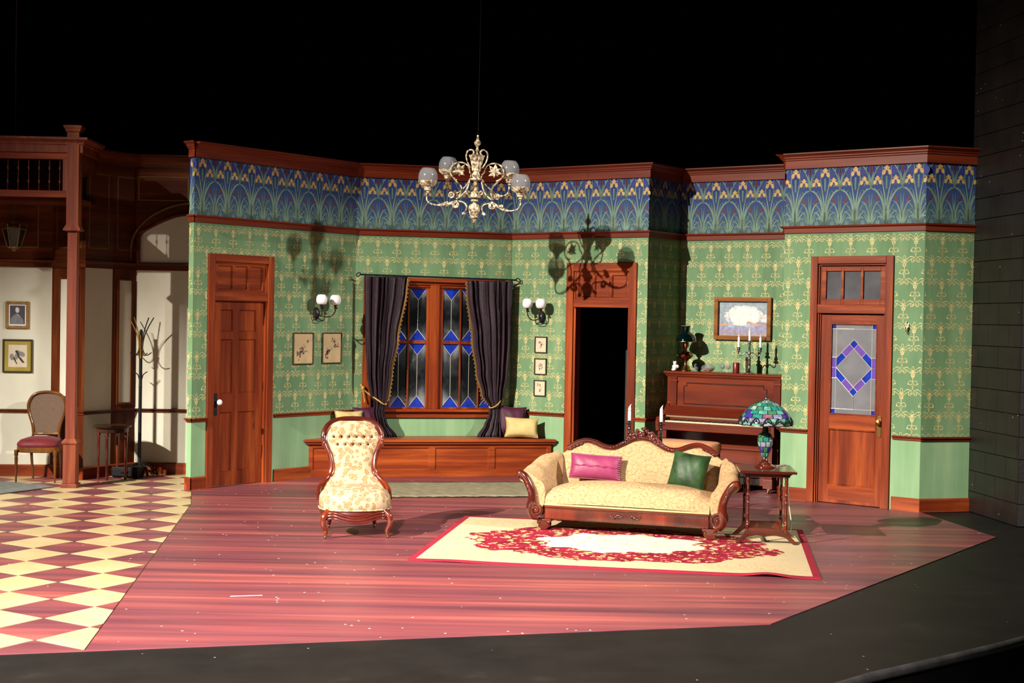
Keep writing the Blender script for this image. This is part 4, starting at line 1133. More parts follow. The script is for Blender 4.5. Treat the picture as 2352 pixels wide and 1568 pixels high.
# ------------------------------------------------------------------ window seat
SA, SB = (-2.335, 15.600), (0.520, 16.180)
p, SL, sth = frame(SA, SB)
ws = thing('window_seat', 'long reddish wooden window seat with four sunk front panels below the curtained window', 'bench', (p.x, p.y, 0), sth)
def to_local(pt, o=p, th=sth):
    v = Vector((pt[0] - o.x, pt[1] - o.y)); return (v.x * math.cos(th) + v.y * math.sin(th), -v.x * math.sin(th) + v.y * math.cos(th))
lc, ldp = to_local(PC), to_local(PD)
ins = 0.03
plan = [(0.03, 0), (SL - 0.03, 0), (ldp[0] - 0.02, ldp[1] - ins), (lc[0] + 0.04, lc[1] - ins)]
cells = [(0.075 + k * (SL - 0.15 + 0.07) / 4, 0.075 + k * (SL - 0.15 + 0.07) / 4 + (SL - 0.15 + 0.07) / 4 - 0.07, 0.085, 0.345) for k in range(4)]
mb = MB(); wall_boxes(mb, 0.03, SL - 0.03, 0, 0.395, cells, 0, 0.03)
obj('front_frame', mb, M['wood_h'], ws, bevel=0.002)
for c in cells: panel_field(ws, 'panel', c[0], c[1], c[2], c[3], 0.0, M['wood_h'], 0.014)
obj('body', MB().prism([(0.05, 0.03), (SL - 0.05, 0.03)] + plan[2:], 0.0, 0.39, axis='z'), M['wood_h'], ws)
top = [(-0.030, -0.055), (SL + 0.020, -0.055), (SL - 0.01, 0.0), plan[2], plan[3], (0.012, 0.02)]
obj('seat_board', MB().prism(top, 0.412, 0.446, axis='z'), M['wood_h'], ws, bevel=0.008)
obj('nosing', MB().prism([(-0.012, -0.035), (SL + 0.008, -0.035), (SL - 0.02, 0.0), (0.015, 0.0)], 0.390, 0.412, axis='z'), M['trim'], ws)
ZS = 0.446

# ------------------------------------------------------------------ curtains
def drape(name, label, edges, nz, ph, npl, ztie, hook_s, side):
    """gathered curtain: edges = [(z, s_left, s_right, depth)] from top to hem"""
    t = thing(name, label, 'curtain', w_win.location, w_win.rotation_euler.z)
    zt, zb = edges[0][0], edges[-1][0]
    def at(z, k): return interp([(-e[0], e[k]) for e in edges], -z)
    def surf(u, v):
        z = zt + (zb - zt) * v
        a, b, dp = at(z, 1), at(z, 2), at(z, 3)
        wdt = b - a
        amp = 0.030 * min(1.0, 0.35 + abs(z - ztie) * 2.2)
        uu = u + 0.012 * math.sin(7 * v + ph)
        uw = uu + 0.045 * math.sin(2 * PI * 1.7 * uu + ph * 3) + 0.02 * math.sin(2 * PI * 4.1 * uu + ph)
        y = -dp + amp * ((0.75 + 0.35 * math.sin(5.3 * uw + ph)) * math.sin(2 * PI * npl * uw + ph) + 0.32 * math.sin(2 * PI * npl * 1.83 * uw + ph * 2 + 2.2 * v) + 0.18 * math.sin(2 * PI * npl * 3.1 * uw - 3 * v))
        bulge = -0.03 * math.sin(PI * u)
        return Vector((a + wdt * (u + 0.010 * math.sin(2 * PI * npl * u * 2 + ph)), y + bulge, z))
    o = obj('cloth', MB().grid(surf, 90, 46), M['drape'], t, smooth=80)
    s = o.modifiers.new('solid', 'SOLIDIFY'); s.thickness = 0.004
    # bead fringe down the inner edge as far as the tie
    fr = MB(); n = 62
    for i in range(n):
        v = 0.02 + 0.80 * i / n * (zt - ztie) / (zt - zb) * 1.22
        q = surf(1.0 if side < 0 else 0.0, v)
        dx = 0.010 * (1 if side < 0 else -1)
        fr.ball((q.x + dx, q.y - 0.006, q.z), 0.010, 0.008, 0.013, 6, 4)
        if i % 2 == 0: fr.ball((q.x + dx * 2.2, q.y - 0.006, q.z - 0.012), 0.007, 0.006, 0.010, 6, 4)
    obj('fringe', fr, M['fringe'], t)
    br = MB().tube([surf(1.0 if side < 0 else 0.0, 0.01 + 0.9 * i / 40 * (zt - ztie) / (zt - zb) * 1.05) for i in range(41)], 0.007, 5)
    obj('braid', br, M['gold_cord'], t)
    # tie-back cord from the casing hook round the gather
    a, b, dp = at(ztie, 1), at(ztie, 2), at(ztie, 3)
    zc = ztie
    near, far = (a, b) if side < 0 else (b, a)
    cord = bez([(hook_s, -0.035, zc + 0.155), ((hook_s + near) / 2, -0.10, zc + 0.10), (near + (far - near) * 0.25, -dp - 0.050, zc + 0.035), (near + (far - near) * 0.75, -dp - 0.055, zc - 0.015), (far, -dp - 0.01, zc - 0.01), (far - (far - near) * 0.4, -dp + 0.06, zc + 0.03), (hook_s, -0.03, zc + 0.14)], 40)
    obj('tieback', MB().tube(cord, 0.008, 6), M['gold_cord'], t, smooth=60)
    kn = MB().ball((hook_s, -0.055, zc + 0.165), 0.024, 0.022, 0.03, 8, 6)
    kn.tube([(hook_s, -0.06, zc + 0.15), (hook_s + 0.01, -0.065, zc + 0.07), (hook_s + 0.022 * -side, -0.07, zc + 0.0)], [0.010, 0.007, 0.010], 6)
    kn.ball((hook_s - 0.02, -0.05, zc + 0.195), 0.016, 0.012, 0.02, 6, 5)
    obj('tassel_knot', kn, M['gold_cord'], t, smooth=60)
    return t
drape('curtain', 'plum curtain tied back on the left of the window', [(2.335, 0.085, 0.600, 0.135), (2.20, 0.092, 0.585, 0.135), (1.60, 0.110, 0.490, 0.14), (1.20, 0.135, 0.425, 0.145), (0.95, 0.175, 0.400, 0.15), (0.84, 0.225, 0.370, 0.15), (0.74, 0.215, 0.350, 0.16), (0.62, 0.235, 0.375, 0.20), (ZS + 0.006, 0.230, 0.490, 0.25)], 40, 0.4, 6.5, 0.850, 0.105, -1)
drape('curtain', 'plum curtain tied back on the right of the window', [(2.315, 1.315, 1.868, 0.135), (2.18, 1.325, 1.862, 0.135), (1.60, 1.395, 1.845, 0.14), (1.20, 1.455, 1.820, 0.145), (0.95, 1.520, 1.785, 0.15), (0.80, 1.610, 1.750, 0.15), (0.70, 1.600, 1.770, 0.16), (0.60, 1.545, 1.780, 0.20), (ZS + 0.006, 1.445, 1.800, 0.25)], 40, 1.7, 6.5, 0.815, 1.790, 1)
rod = thing('curtain_rod', 'thin black curtain rod with scrolled ends across the top of the window', 'curtain rod', w_win.location, w_win.rotation_euler.z)
obj('rod', MB().tube([(0.045, -0.135, 2.352), (1.915, -0.135, 2.330)], 0.011, 8), M['black_metal'], rod, smooth=60)
for s, z, d_ in ((0.045, 2.352, -1), (1.915, 2.330, 1)):
    pts = [(s + d_ * (0.012 + 0.030 * math.sin(t) + 0.004 * t), -0.135, z + 0.022 * math.cos(t * 1.15)) for t in [i * 0.5 for i in range(12)]]
    obj('finial', MB().tube(pts, 0.006, 6), M['black_metal'], rod, smooth=60)
    obj('bracket', MB().tube([(s - d_ * 0.06, 0.0, z - 0.02), (s - d_ * 0.06, -0.07, z - 0.018), (s - d_ * 0.06, -0.135, z - 0.008)], 0.006, 6), M['black_metal'], rod)

# ------------------------------------------------------------------ cushions
def cushion(name, label, W, H, T, mat, loc, rot, edge=None, pinch=0.10, parts=None):
    t = thing(name, label, 'cushion', loc)
    t.rotation_euler = rot
    def side(sg):
        def f(u, v):
            a, b = 2 * u - 1, 2 * v - 1
            k = max(0.0, (1 - abs(a) ** 2.6) * (1 - abs(b) ** 2.6))
            x = W / 2 * a * (1 - pinch * (1 - b * b) * abs(a) ** 3); z = H / 2 * b * (1 - pinch * (1 - a * a) * abs(b) ** 3)
            wr = 0.006 * math.sin(9 * a + 4 * b) * k
            return Vector((x, sg * (T / 2 * k ** 0.5 + wr * 0.5), z))
        return f
    mb = MB().grid(side(-1), 22, 22); mb.grid(side(1), 22, 22)
    obj('cover', mb, mat, t, smooth=80)
    if edge is not None:
        fn = side(-1); loop = [fn(i / 20, 0) for i in range(20)] + [fn(1, i / 20) for i in range(20)] + [fn(1 - i / 20, 1) for i in range(20)] + [fn(0, 1 - i / 20) for i in range(20)]
        obj('piping', MB().tube(loop, 0.006, 6, closed=True), edge, t, smooth=60)
    if parts: parts(t, side(-1))
    return t
def seat_pt(s, y, z):
    v = Vector((s, y, 0)); v.rotate(ws.rotation_euler); return (p.x + v.x, p.y + v.y, z)
M['fringe_gold'] = plain('tan_cushion_edge', (0.34, 0.22, 0.07, 1), 0.8)
rx = math.radians(-14)
cushion('cushion', 'pale gold cushion propped at the left end of the window seat behind the chair', 0.345, 0.30, 0.13, M['cush_cream'], seat_pt(0.500, 0.185, ZS + 0.164), (rx, 0.03, sth + 0.32), M['fringe_gold'])
cushion('cushion', 'plum cushion tucked behind the left curtain', 0.34, 0.34, 0.12, M['cush_purple'], seat_pt(0.735, 0.330, ZS + 0.184), (rx, -0.06, sth + 0.05), M['cush_purple'])
cushion('cushion', 'plum cushion leaning behind the right curtain', 0.34, 0.36, 0.12, M['cush_purple'], seat_pt(2.440, 0.240, ZS + 0.192), (rx, 0.04, sth - 0.30), M['cush_purple'])
cushion('cushion', 'pale gold cushion at the right end of the window seat', 0.395, 0.235, 0.12, M['cush_cream'], seat_pt(2.530, 0.055, ZS + 0.132), (rx, 0.02, sth - 0.22), M['fringe_gold'])

# ------------------------------------------------------------------ wall sconces
def sconce(label, wall, s, z, mirror, g0, g1):
    c = Vector((s, 0, 0)); c.rotate(wall.rotation_euler)
    t = thing('wall_sconce', label, 'wall lamp', (wall.location.x + c.x, wall.location.y + c.y, z), wall.rotation_euler.z)
    k = mirror
    bp = MB().lathe([(0.058, 0), (0.060, 0.010), (0.050, 0.020), (0.030, 0.040), (0.0, 0.046)], seg=16)
    bp.mapv(lambda v: Vector((v.x * 0.85, -v.z, v.y * 1.25)))
    obj('backplate', bp, M['black_metal'], t, smooth=40)
    for i, (gx, gy, gz) in enumerate(((g0, -0.155, 0.165), (g1, -0.150, 0.160))):
        if i == 0: path = bez([(0, -0.04, 0.0), (gx * 0.3, -0.10, -0.03), (gx * 0.8, -0.15, 0.0), (gx, gy, 0.085)], 16)
        else: path = bez([(0, -0.04, -0.01), (gx * 0.4, -0.07, -0.035), (gx * 0.8, -0.11, -0.03), (gx * 0.98, -0.145, 0.02), (gx, gy, 0.080)], 18)
        a = obj('arm', MB().tube(path, 0.0065, 7), M['black_metal'], t, smooth=60)
        cup = MB().lathe([(0.010, 0.07), (0.018, 0.08), (0.012, 0.088), (0.030, 0.100), (0.036, 0.106)], (gx, gy, 0.0), 12)
        obj('cup', cup, M['black_metal'], a, smooth=50)
        cock = MB().tube([(gx - 0.02, gy, 0.062), (gx + 0.02, gy, 0.062)], 0.006, 6); cock.ball((gx + 0.022, gy, 0.066), 0.010, 0.006, 0.012, 6, 5)
        obj('tap', cock, M['black_metal'], a)
        g = MB().lathe([(0.034, 0.102), (0.052, 0.112), (0.063, 0.140), (0.064, 0.165), (0.058, 0.195), (0.044, 0.214), (0.030, 0.218), (0.028, 0.210), (0.0, 0.20)], (gx, gy, 0), 18)
        obj('globe', g, M['opal'], t, smooth=60)
    loop = bez([(k * -0.05, -0.02, -0.03), (k * -0.05, -0.05, -0.075), (0, -0.055, -0.088), (k * 0.02 * 3, -0.045, -0.085)], 14)
    obj('scroll', MB().tube(loop, 0.0045, 6), M['black_metal'], t, smooth=60)
    return t
sconce('black two-globe gas sconce on the wall left of the window', w_left, 1.722, 1.885, 1, -0.052, 0.163)
sconce('black two-globe gas sconce on the wall right of the window', w_cen, 0.440, 1.890, -1, 0.070, -0.118)

# ------------------------------------------------------------------ wall pictures
def blossom(seed, cs):
    r = random.Random(seed); out = []
    for (x, z, sx, sz, n) in cs:
        for _ in range(n):
            out.append((el(x + r.uniform(-sx, sx), z + r.uniform(-sz, sz), r.uniform(0.04, 0.13), r.uniform(0.03, 0.09), 6, r.uniform(0, 3)), r.choice(['ink_red', 'ink_pink', 'ink', 'ink_l', 'ink_green', 'ink_pink'])))
    return out
bird = lambda x, z: [([(x - 0.16, z + 0.16), (x - 0.02, z + 0.02), (x + 0.10, z - 0.16), (x + 0.02, z - 0.08), (x - 0.10, z + 0.06)], 'ink')]
picture('bird_print', 'left of two tall framed bird prints under the left sconce', w_left, 1.378, 1.684, 1.303, 1.666, 0.011, M['frame_dark'], pmat=M['paper'], marks=blossom(3, [(0.5, 0.42, 0.10, 0.10, 5), (-0.2, -0.15, 0.25, 0.22, 16), (0.2, -0.2, 0.25, 0.06, 4), (-0.45, -0.5, 0.15, 0.28, 12)]) + bird(0.18, 0.15))
picture('bird_print', 'right of two tall framed bird prints, beside the curtain', w_left, 1.818, 2.122, 1.308, 1.668, 0.011, M['frame_dark'], pmat=M['paper'], marks=blossom(8, [(0.2, 0.55, 0.2, 0.12, 8), (0.5, 0.25, 0.25, 0.2, 14), (-0.4, -0.25, 0.2, 0.2, 16), (-0.55, -0.5, 0.12, 0.2, 8)]) + bird(0.02, -0.05))
picture('small_print', 'topmost of three small black framed prints under the right sconce', w_cen, 0.348, 0.518, 1.463, 1.658, 0.011, M['frame_dark'], pmat=M['paper_l'], marks=blossom(11, [(-0.1, 0.35, 0.3, 0.1, 8), (0.25, -0.05, 0.25, 0.2, 9), (-0.1, -0.3, 0.2, 0.15, 6)]))
picture('small_print', 'middle of three small black framed prints', w_cen, 0.348, 0.516, 1.203, 1.398, 0.011, M['frame_dark'], pmat=M['paper_l'], marks=blossom(14, [(0.1, 0.3, 0.25, 0.12, 6), (0, -0.2, 0.35, 0.35, 18)]) + bird(0.0, 0.1))
picture('small_print', 'lowest of three small black framed prints', w_cen, 0.346, 0.512, 0.945, 1.138, 0.011, M['frame_dark'], pmat=M['paper_l'], marks=blossom(21, [(-0.2, 0.45, 0.25, 0.14, 10), (0.05, -0.3, 0.2, 0.18, 9)]) + [([(0.05, 0.12), (0.45, 0.08), (0.45, 0.05), (0.05, 0.09)], 'ink')])
# landscape painting over the piano
for nm, c in (('sky_cream', (0.66, 0.62, 0.55)), ('sky_grey', (0.20, 0.26, 0.30)), ('water', (0.20, 0.20, 0.36)), ('mauve', (0.23, 0.19, 0.24)), ('rust', (0.46, 0.24, 0.13)), ('slate', (0.26, 0.31, 0.44)), ('haze', (0.50, 0.49, 0.50))):
    M['oil_' + nm] = plain('oil_paint_' + nm, c + (1,), 0.45, 0.28, 26)
r = random.Random(5)
mk_ = []
for k in range(60):
    a = 2 * PI * k / 60; rr = 0.86 + 0.16 * r.random(); mk_.append((0.02 + 0.80 * rr * math.cos(a), 0.16 + 0.66 * rr * math.sin(a)))
marks = [(mk_, 'oil_haze'), (el(0.05, 0.15, 0.62, 0.48, 24), 'oil_sky_cream'), ([(-1, -0.55), (1, -0.55), (1, -1), (-1, -1)], 'oil_mauve'), ([(-1, -0.50), (1, -0.50), (1, -0.72), (-1, -0.66)], 'oil_water'),
         ([(0.15, -0.5), (0.13, -0.22), (0.40, -0.2), (0.45, -0.5)], 'oil_slate'), ([(0.13, -0.22), (0.22, -0.12), (0.62, -0.36), (0.60, -0.42)], 'oil_rust'), ([(0.4, -0.3), (0.65, -0.14), (1, -0.22), (1, -0.5), (0.45, -0.5)], 'oil_mauve'),
         ([(0.6, -0.1), (0.9, 0.28), (1, 0.2), (1, -0.25)], 'oil_haze'), ([(-1, -0.34), (-0.7, -0.28), (-0.5, -0.36), (-1, -0.44)], 'oil_rust'), ([(-1, -0.44), (-0.66, -0.4), (-0.7, -0.5), (-1, -0.5)], 'oil_water'),
         ([(-0.62, -0.05), (-0.56, 0.10), (-0.36, -0.5), (-0.5, -0.5)], 'oil_slate'), ([(-0.60, -0.1), (-0.56, -0.1), (-0.54, -0.78), (-0.60, -0.78)], 'oil_haze')]
picture('landscape_painting', 'brown framed river landscape painting above the piano', w_alc, 0.462, 1.160, 1.668, 2.160, 0.048, M['frame_brown'], pmat=M['oil_sky_grey'], depth=0.045, marks=marks)

# small brass bell-pull fitting on the right wall
c = Vector((1.352, 0, 0)); c.rotate(w_rgt.rotation_euler)
bf = thing('wall_hook', 'small silver wall fitting right of the glazed door', 'wall hook', (w_rgt.location.x + c.x, w_rgt.location.y + c.y, 1.845), w_rgt.rotation_euler.z)
obj('bracket', MB().lathe([(0.012, 0), (0.014, 0.015), (0.018, 0.025), (0.0, 0.03)], seg=10).mapv(lambda v: Vector((v.x, -v.z, v.y))), M['silver'], bf, smooth=50)
obj('hook', MB().tube(bez([(-0.008, -0.02, 0.07), (-0.004, -0.025, 0.02), (0.006, -0.03, -0.03), (0.004, -0.02, -0.06)], 10), 0.005, 6), M['old_brass'], bf, smooth=50)
obj('pin', MB().tube(bez([(0.012, -0.022, 0.05), (0.008, -0.03, 0.0), (-0.012, -0.028, -0.035)], 8), 0.004, 6), M['silver'], bf, smooth=50)
# ------------------------------------------------------------------ rugs
rg = thing('carpet', 'cream and crimson patterned carpet with red border under the sofa', 'rug', (0.942, 11.369, 0.001), -0.153)
RW, RD = 3.107, 2.365
m = NT('medallion_carpet'); m.set(rough=0.92, spec=0.15)
v = m.coord(); x, y, zz = m.sep(v)
wob = m.math('MULTIPLY', m.math('SUBTRACT', m.noise(v, 6, 2), 0.5), 0.30)
fx = m.math('DIVIDE', x, 1.30); fy = m.math('DIVIDE', y, 0.88)
ang = m.math('ARCTAN2', fy, fx)
scal = m.math('MULTIPLY', m.math('SINE', m.math('MULTIPLY', ang, 8)), 0.045)
r_ = m.math('ADD', m.math('ADD', m.math('SQRT', m.math('ADD', m.math('MULTIPLY', fx, fx), m.math('MULTIPLY', fy, fy))), wob), scal)
cream, deep, red, red2 = (0.66, 0.54, 0.30, 1), (0.40, 0.27, 0.11, 1), (0.23, 0.008, 0.024, 1), (0.15, 0.005, 0.014, 1)
inring = m.math('MULTIPLY', m.math('GREATER_THAN', r_, 0.52), m.math('LESS_THAN', r_, 0.97))
fl = m.math('GREATER_THAN', m.math('ADD', m.math('MULTIPLY', m.noise(v, 15, 2, 0.5), 0.7), m.math('MULTIPLY', m.noise(v, 34, 1), 0.3)), 0.565)
redc = m.mix(m.math('GREATER_THAN', m.noise(v, 5, 2), 0.55), red, red2)
ringc = m.mix(fl, redc, (0.50, 0.36, 0.16, 1))
flor = m.math('MULTIPLY', m.math('GREATER_THAN', m.noise(v, 26, 3, 0.6), 0.60), 0.4)
base = m.mix(flor, (0.475, 0.375, 0.225, 1), deep)
cen = m.mix(m.math('MULTIPLY', m.math('MULTIPLY', m.math('GREATER_THAN', m.noise(v, 30, 3), 0.60), m.math('LESS_THAN', r_, 0.36)), 0.7), (0.66, 0.58, 0.38, 1), (0.32, 0.16, 0.07, 1))
c = m.mix(m.math('LESS_THAN', r_, 0.52), base, cen)
c = m.mix(inring, c, ringc)
# corner sprays
ax, ay = m.math('ABSOLUTE', x), m.math('ABSOLUTE', y)
ex, ey = m.math('DIVIDE', m.math('SUBTRACT', ax, 1.05), 0.26), m.math('DIVIDE', m.math('SUBTRACT', ay, 0.86), 0.17)
er = m.math('SQRT', m.math('ADD', m.math('MULTIPLY', ex, ex), m.math('MULTIPLY', ey, ey)))
spray = m.math('MULTIPLY', m.math('LESS_THAN', er, 1.0), m.math('GREATER_THAN', m.noise(v, 40, 2), 0.56))
c = m.mix(m.math('MULTIPLY', spray, 0.55), c, (0.42, 0.22, 0.09, 1))
er2 = m.math('MULTIPLY', m.math('GREATER_THAN', er, 1.15), m.math('LESS_THAN', er, 1.35))
c = m.mix(m.math('MULTIPLY', er2, 0.35), c, (0.48, 0.33, 0.12, 1))
m.col(c); m.bump(m.noise(v, 160, 2), 0.3, 0.004)
M['carpet'] = m.mat
M['carpet_red'] = cloth('carpet_red_border', (0.235, 0.006, 0.022), 0.9, 0.0)
def wave(x, y):     # the near right edge lifts in a little ripple
    k = max(0.0, 1 - abs(y + RD / 2) / 0.25)
    return 0.022 * k * math.exp(-((x - 1.17) / 0.13) ** 2) + 0.006 * k * math.exp(-((x + 1.2) / 0.2) ** 2)
def rugf(x0, x1, y0, y1, zt):
    def f(u, v):
        x, y = x0 + (x1 - x0) * u, y0 + (y1 - y0) * v
        return Vector((x, y, zt + wave(x, y)))
    return f
bw = 0.055
mb = MB().grid(rugf(-RW / 2 + bw, RW / 2 - bw, -RD / 2 + bw, RD / 2 - bw, 0.010), 80, 40)
obj('field', mb, M['carpet'], rg, smooth=60)
mb = MB()
for x0, x1, y0, y1 in ((-RW / 2, RW / 2, -RD / 2, -RD / 2 + bw), (-RW / 2, RW / 2, RD / 2 - bw, RD / 2), (-RW / 2, -RW / 2 + bw, -RD / 2 + bw, RD / 2 - bw), (RW / 2 - bw, RW / 2, -RD / 2 + bw, RD / 2 - bw)):
    mb.grid(rugf(x0, x1, y0, y1, 0.0105), 80 if x1 - x0 > 1 else 3, 3 if x1 - x0 > 1 else 40)
loop = [(-RW / 2 + RW * i / 80, -RD / 2) for i in range(81)] + [(RW / 2, RD / 2), (-RW / 2, RD / 2), (-RW / 2, -RD / 2)]
mb.add([(a, b, 0.0105 + wave(a, b)) for a, b in loop] + [(a, b, wave(a, b)) for a, b in loop], [(i, i + 1, i + 1 + len(loop), i + len(loop)) for i in range(len(loop) - 1)])
obj('border', mb, M['carpet_red'], rg, smooth=60)

mt = thing('jute_mat', 'olive grey jute mat with frayed edge in front of the window seat', 'mat', (-0.50, 14.86, 0.001), 0.165)
def jf(u, v):
    x, y = -0.93 + 1.96 * u, -0.70 + 1.22 * v
    if v == 0 or v == 1: y += 0.010 * math.sin(u * 61) + 0.006 * math.sin(u * 133)
    return Vector((x - 0.20 * v, y, 0.007 + 0.003 * math.sin(u * 23) * math.sin(v * 9)))
o = obj('weave', MB().grid(jf, 90, 12), M['mat_olive'], mt, smooth=60)
s = o.modifiers.new('solid', 'SOLIDIFY'); s.thickness = 0.006; s.offset = -1
fr = MB()
for i in range(30):
    u = (i + 0.5) / 30; q = jf(u, 0.0); fr.tube([(q.x, q.y, 0.006), (q.x + 0.004 * math.sin(i * 3), q.y - 0.014, 0.003)], 0.003, 4)
obj('fringe', fr, M['darkwood'], mt)

# ------------------------------------------------------------------ button-back slipper chair
ch = thing('slipper_chair', 'low Victorian button-back chair with mahogany frame and cream floral upholstery', 'chair', (-1.287, 11.480, 0.0), 0.185)
# back outline (x, z) from the left seat corner over the top to the right
half = [(0.300, 0.300), (0.297, 0.365), (0.262, 0.420), (0.205, 0.480), (0.186, 0.545), (0.200, 0.640), (0.232, 0.720), (0.258, 0.790), (0.248, 0.855), (0.195, 0.920), (0.105, 0.950), (0.0, 0.957)]
def back_y(z): return 0.43 + 0.20 * max(0.0, z - 0.30) / 0.66 - 0.02 * math.sin(PI * (z - 0.3) / 0.66)
def arm_y(x, z):    # the lower ears sweep forward to the seat sides
    k = max(0.0, (0.48 - z) / 0.18)
    return back_y(z) - 0.20 * k ** 1.4
ol = cr2(half, 44); full = [(-x, z) for x, z in ol] + [(x, z) for x, z in reversed(ol[:-1])]
path = [Vector((x, arm_y(x, z), z)) for x, z in full]
fr = MB()
fr.tube(path, [0.023] * len(path), 8, flat=1.0)
inner = [Vector((x * 0.90, y_ - 0.016, 0.30 + (z - 0.30) * 0.965)) for x, y_, z in [(q.x, q.y, q.z) for q in path]]
fr.tube(inner, 0.009, 6)
obj('back_frame', fr, M['mahogany'], ch, smooth=60)
for sx in (-1, 1):
    cv = MB()
    for k, (x, z) in enumerate(((0.262, 0.775), (0.262, 0.80), (0.255, 0.825), (0.254, 0.748))):
        cv.ball((sx * x, arm_y(x, z) - 0.020, z), 0.014, 0.010, 0.018, 8, 6)
    cv.ball((sx * 0.262, arm_y(0.26, 0.76) - 0.018, 0.735), 0.010, 0.010, 0.026, 8, 6)
    obj('carving', cv, M['mahogany'], ch, smooth=60)
def half_w(z):
    for (xa, za), (xb, zb) in zip(ol, ol[1:]):
        if za <= z <= zb: return xa + (xb - xa) * ((z - za) / (zb - za) if zb > za else 0)
    return ol[-1][0]
btn = [(-0.165 + 0.066 * k, 0.800) for k in range(6)] + [(-0.132 + 0.066 * k, 0.735) for k in range(5)]
def back_pad(u, v):
    z = 0.335 + (0.940 - 0.335) * v
    hw_ = max(0.0, half_w(min(z, 0.956)) - 0.012)
    a = 2 * u - 1; x = hw_ * a
    puff = 0.055 * (1 - abs(a) ** 3) * min(1.0, (0.957 - z) / 0.06) ** 0.5
    dent = sum(0.030 * math.exp(-((x - bx) ** 2 + (z - bz) ** 2) / 0.00022) for bx, bz in btn)
    crease = 0.012 * math.exp(-((z - 0.80) / 0.012) ** 2) + 0.010 * math.exp(-((z - 0.735) / 0.012) ** 2)
    return Vector((x, arm_y(x, z) - puff + dent + crease * (1 - abs(a)), z))
pad = MB().grid(back_pad, 64, 72)
pad.grid(lambda u, v: Vector((back_pad(u, v).x, arm_y(0, 0.335 + 0.605 * v) + 0.022, 0.335 + 0.605 * v)), 12, 20)
obj('back_upholstery', pad, M['chair_fab'], ch, smooth=70)
bt = MB()
for bx, bz in btn: bt.ball((bx, arm_y(bx, bz) - 0.020, bz), 0.0075, 0.005, 0.0075, 8, 5)
obj('buttons', bt, M['darkwood'], ch, smooth=60)
def seat_ring(k, z, e=0.0):
    out = []
    for i in range(40):
        a = 2 * PI * i / 40; c, s = math.cos(a), math.sin(a)
        x = 0.305 * math.copysign(abs(c) ** 0.62, c); y = 0.275 * math.copysign(abs(s) ** 0.62, s)
        x *= 1 - 0.22 * max(0, y) / 0.275
        y -= 0.030 * (1 - (x / 0.305) ** 2) * (s < 0)
        out.append((x * k, 0.215 + y * k, z + e * (x / 0.305) ** 2))
    return out
obj('seat_cushion', MB().rings([seat_ring(0.95, 0.232), seat_ring(0.99, 0.25), seat_ring(1.0, 0.29), seat_ring(0.985, 0.335), seat_ring(0.90, 0.375), seat_ring(0.72, 0.402), seat_ring(0.40, 0.415), seat_ring(0.05, 0.418)]), M['chair_fab'], ch, smooth=70)
obj('seat_piping', MB().tube(seat_ring(1.0, 0.238), 0.008, 6, closed=True), M['chair_fab'], ch, smooth=60)
rail = MB()
rail.rings([[(x, y, z) for x, y, z in seat_ring(0.985, 0.225)], seat_ring(0.99, 0.20), seat_ring(0.96, 0.178)])
obj('seat_rail', rail, M['mahogany'], ch, smooth=50)
fa = MB()
for dz, r_ in ((0.0, 0.013), (-0.024, 0.009), (0.022, 0.008)):
    fa.tube(bez([(-0.262, -0.045, 0.185 + dz), (-0.19, -0.075, 0.196 + dz), (-0.08, -0.092, 0.168 + dz), (0, -0.096, 0.158 + dz), (0.08, -0.092, 0.168 + dz), (0.19, -0.075, 0.196 + dz), (0.262, -0.045, 0.185 + dz)], 36), r_, 8)
obj('serpentine_apron', fa, M['mahogany'], ch, smooth=60)
for sx in (-1, 1):
    lp = bez([(sx * 0.235, -0.03, 0.225), (sx * 0.275, -0.055, 0.185), (sx * 0.278, -0.062, 0.12), (sx * 0.258, -0.045, 0.07), (sx * 0.258, -0.050, 0.040)], 20)
    l = obj('leg', MB().tube(lp, [0.030 - 0.012 * i / 20 for i in range(len(lp))], 10), M['mahogany_v'], ch, smooth=60)
    cs_ = MB().lathe([(0.014, 0.03), (0.015, 0.042), (0.010, 0.046)], (sx * 0.258, -0.050, 0), 10); cs_.ball((sx * 0.262, -0.050, 0.015), 0.009, 0.015, 0.015, 10, 8)
    obj('caster', cs_, M['old_brass'], l, smooth=50)
    lp = bez([(sx * 0.185, 0.44, 0.235), (sx * 0.190, 0.47, 0.14), (sx * 0.200, 0.525, 0.04)], 14)
    l = obj('leg', MB().tube(lp, [0.026 - 0.009 * i / 14 for i in range(len(lp))], 10), M['mahogany_v'], ch, smooth=60)
    obj('caster', MB().ball((sx * 0.200, 0.528, 0.017), 0.010, 0.017, 0.017, 10, 8), M['old_brass'], l, smooth=50)

# ------------------------------------------------------------------ camel-back sofa
SX, SY, SR = 1.017, 11.830, math.atan2(-0.427, 1.442)
ZR = 0.0125
so = thing('sofa', 'carved mahogany camel-back sofa in pale gold brocade standing on the carpet', 'sofa', (SX, SY, ZR), SR)
ft_p = [(-0.060, 0.094), (0.068, 0.094), (0.072, 0.078), (0.052, 0.066), (0.058, 0.044), (0.046, 0.020), (0.028, 0.006), (0.020, 0.0), (-0.020, 0.0), (-0.034, 0.010), (-0.052, 0.028), (-0.046, 0.050), (-0.060, 0.070)]
for sx in (-1, 1):
    for yy in (0.02, 0.56):
        mb = MB().prism([(sx * 0.735 + -sx * a, b) for a, b in ft_p], yy - 0.035, yy + 0.035)
        l = obj('foot', mb, M['mahogany'], so, bevel=0.006)
        vo = MB()
        for q in (0.045, -0.045):
            vo.tube([(sx * 0.735 - sx * (q + 0.014 * math.cos(t) * (1 - t / 14)), yy - 0.038, 0.062 + 0.014 * math.sin(t) * (1 - t / 14)) for t in [i * 0.6 for i in range(16)]], 0.005, 5)
        obj('volute', vo, M['mahogany'], l, smooth=60)
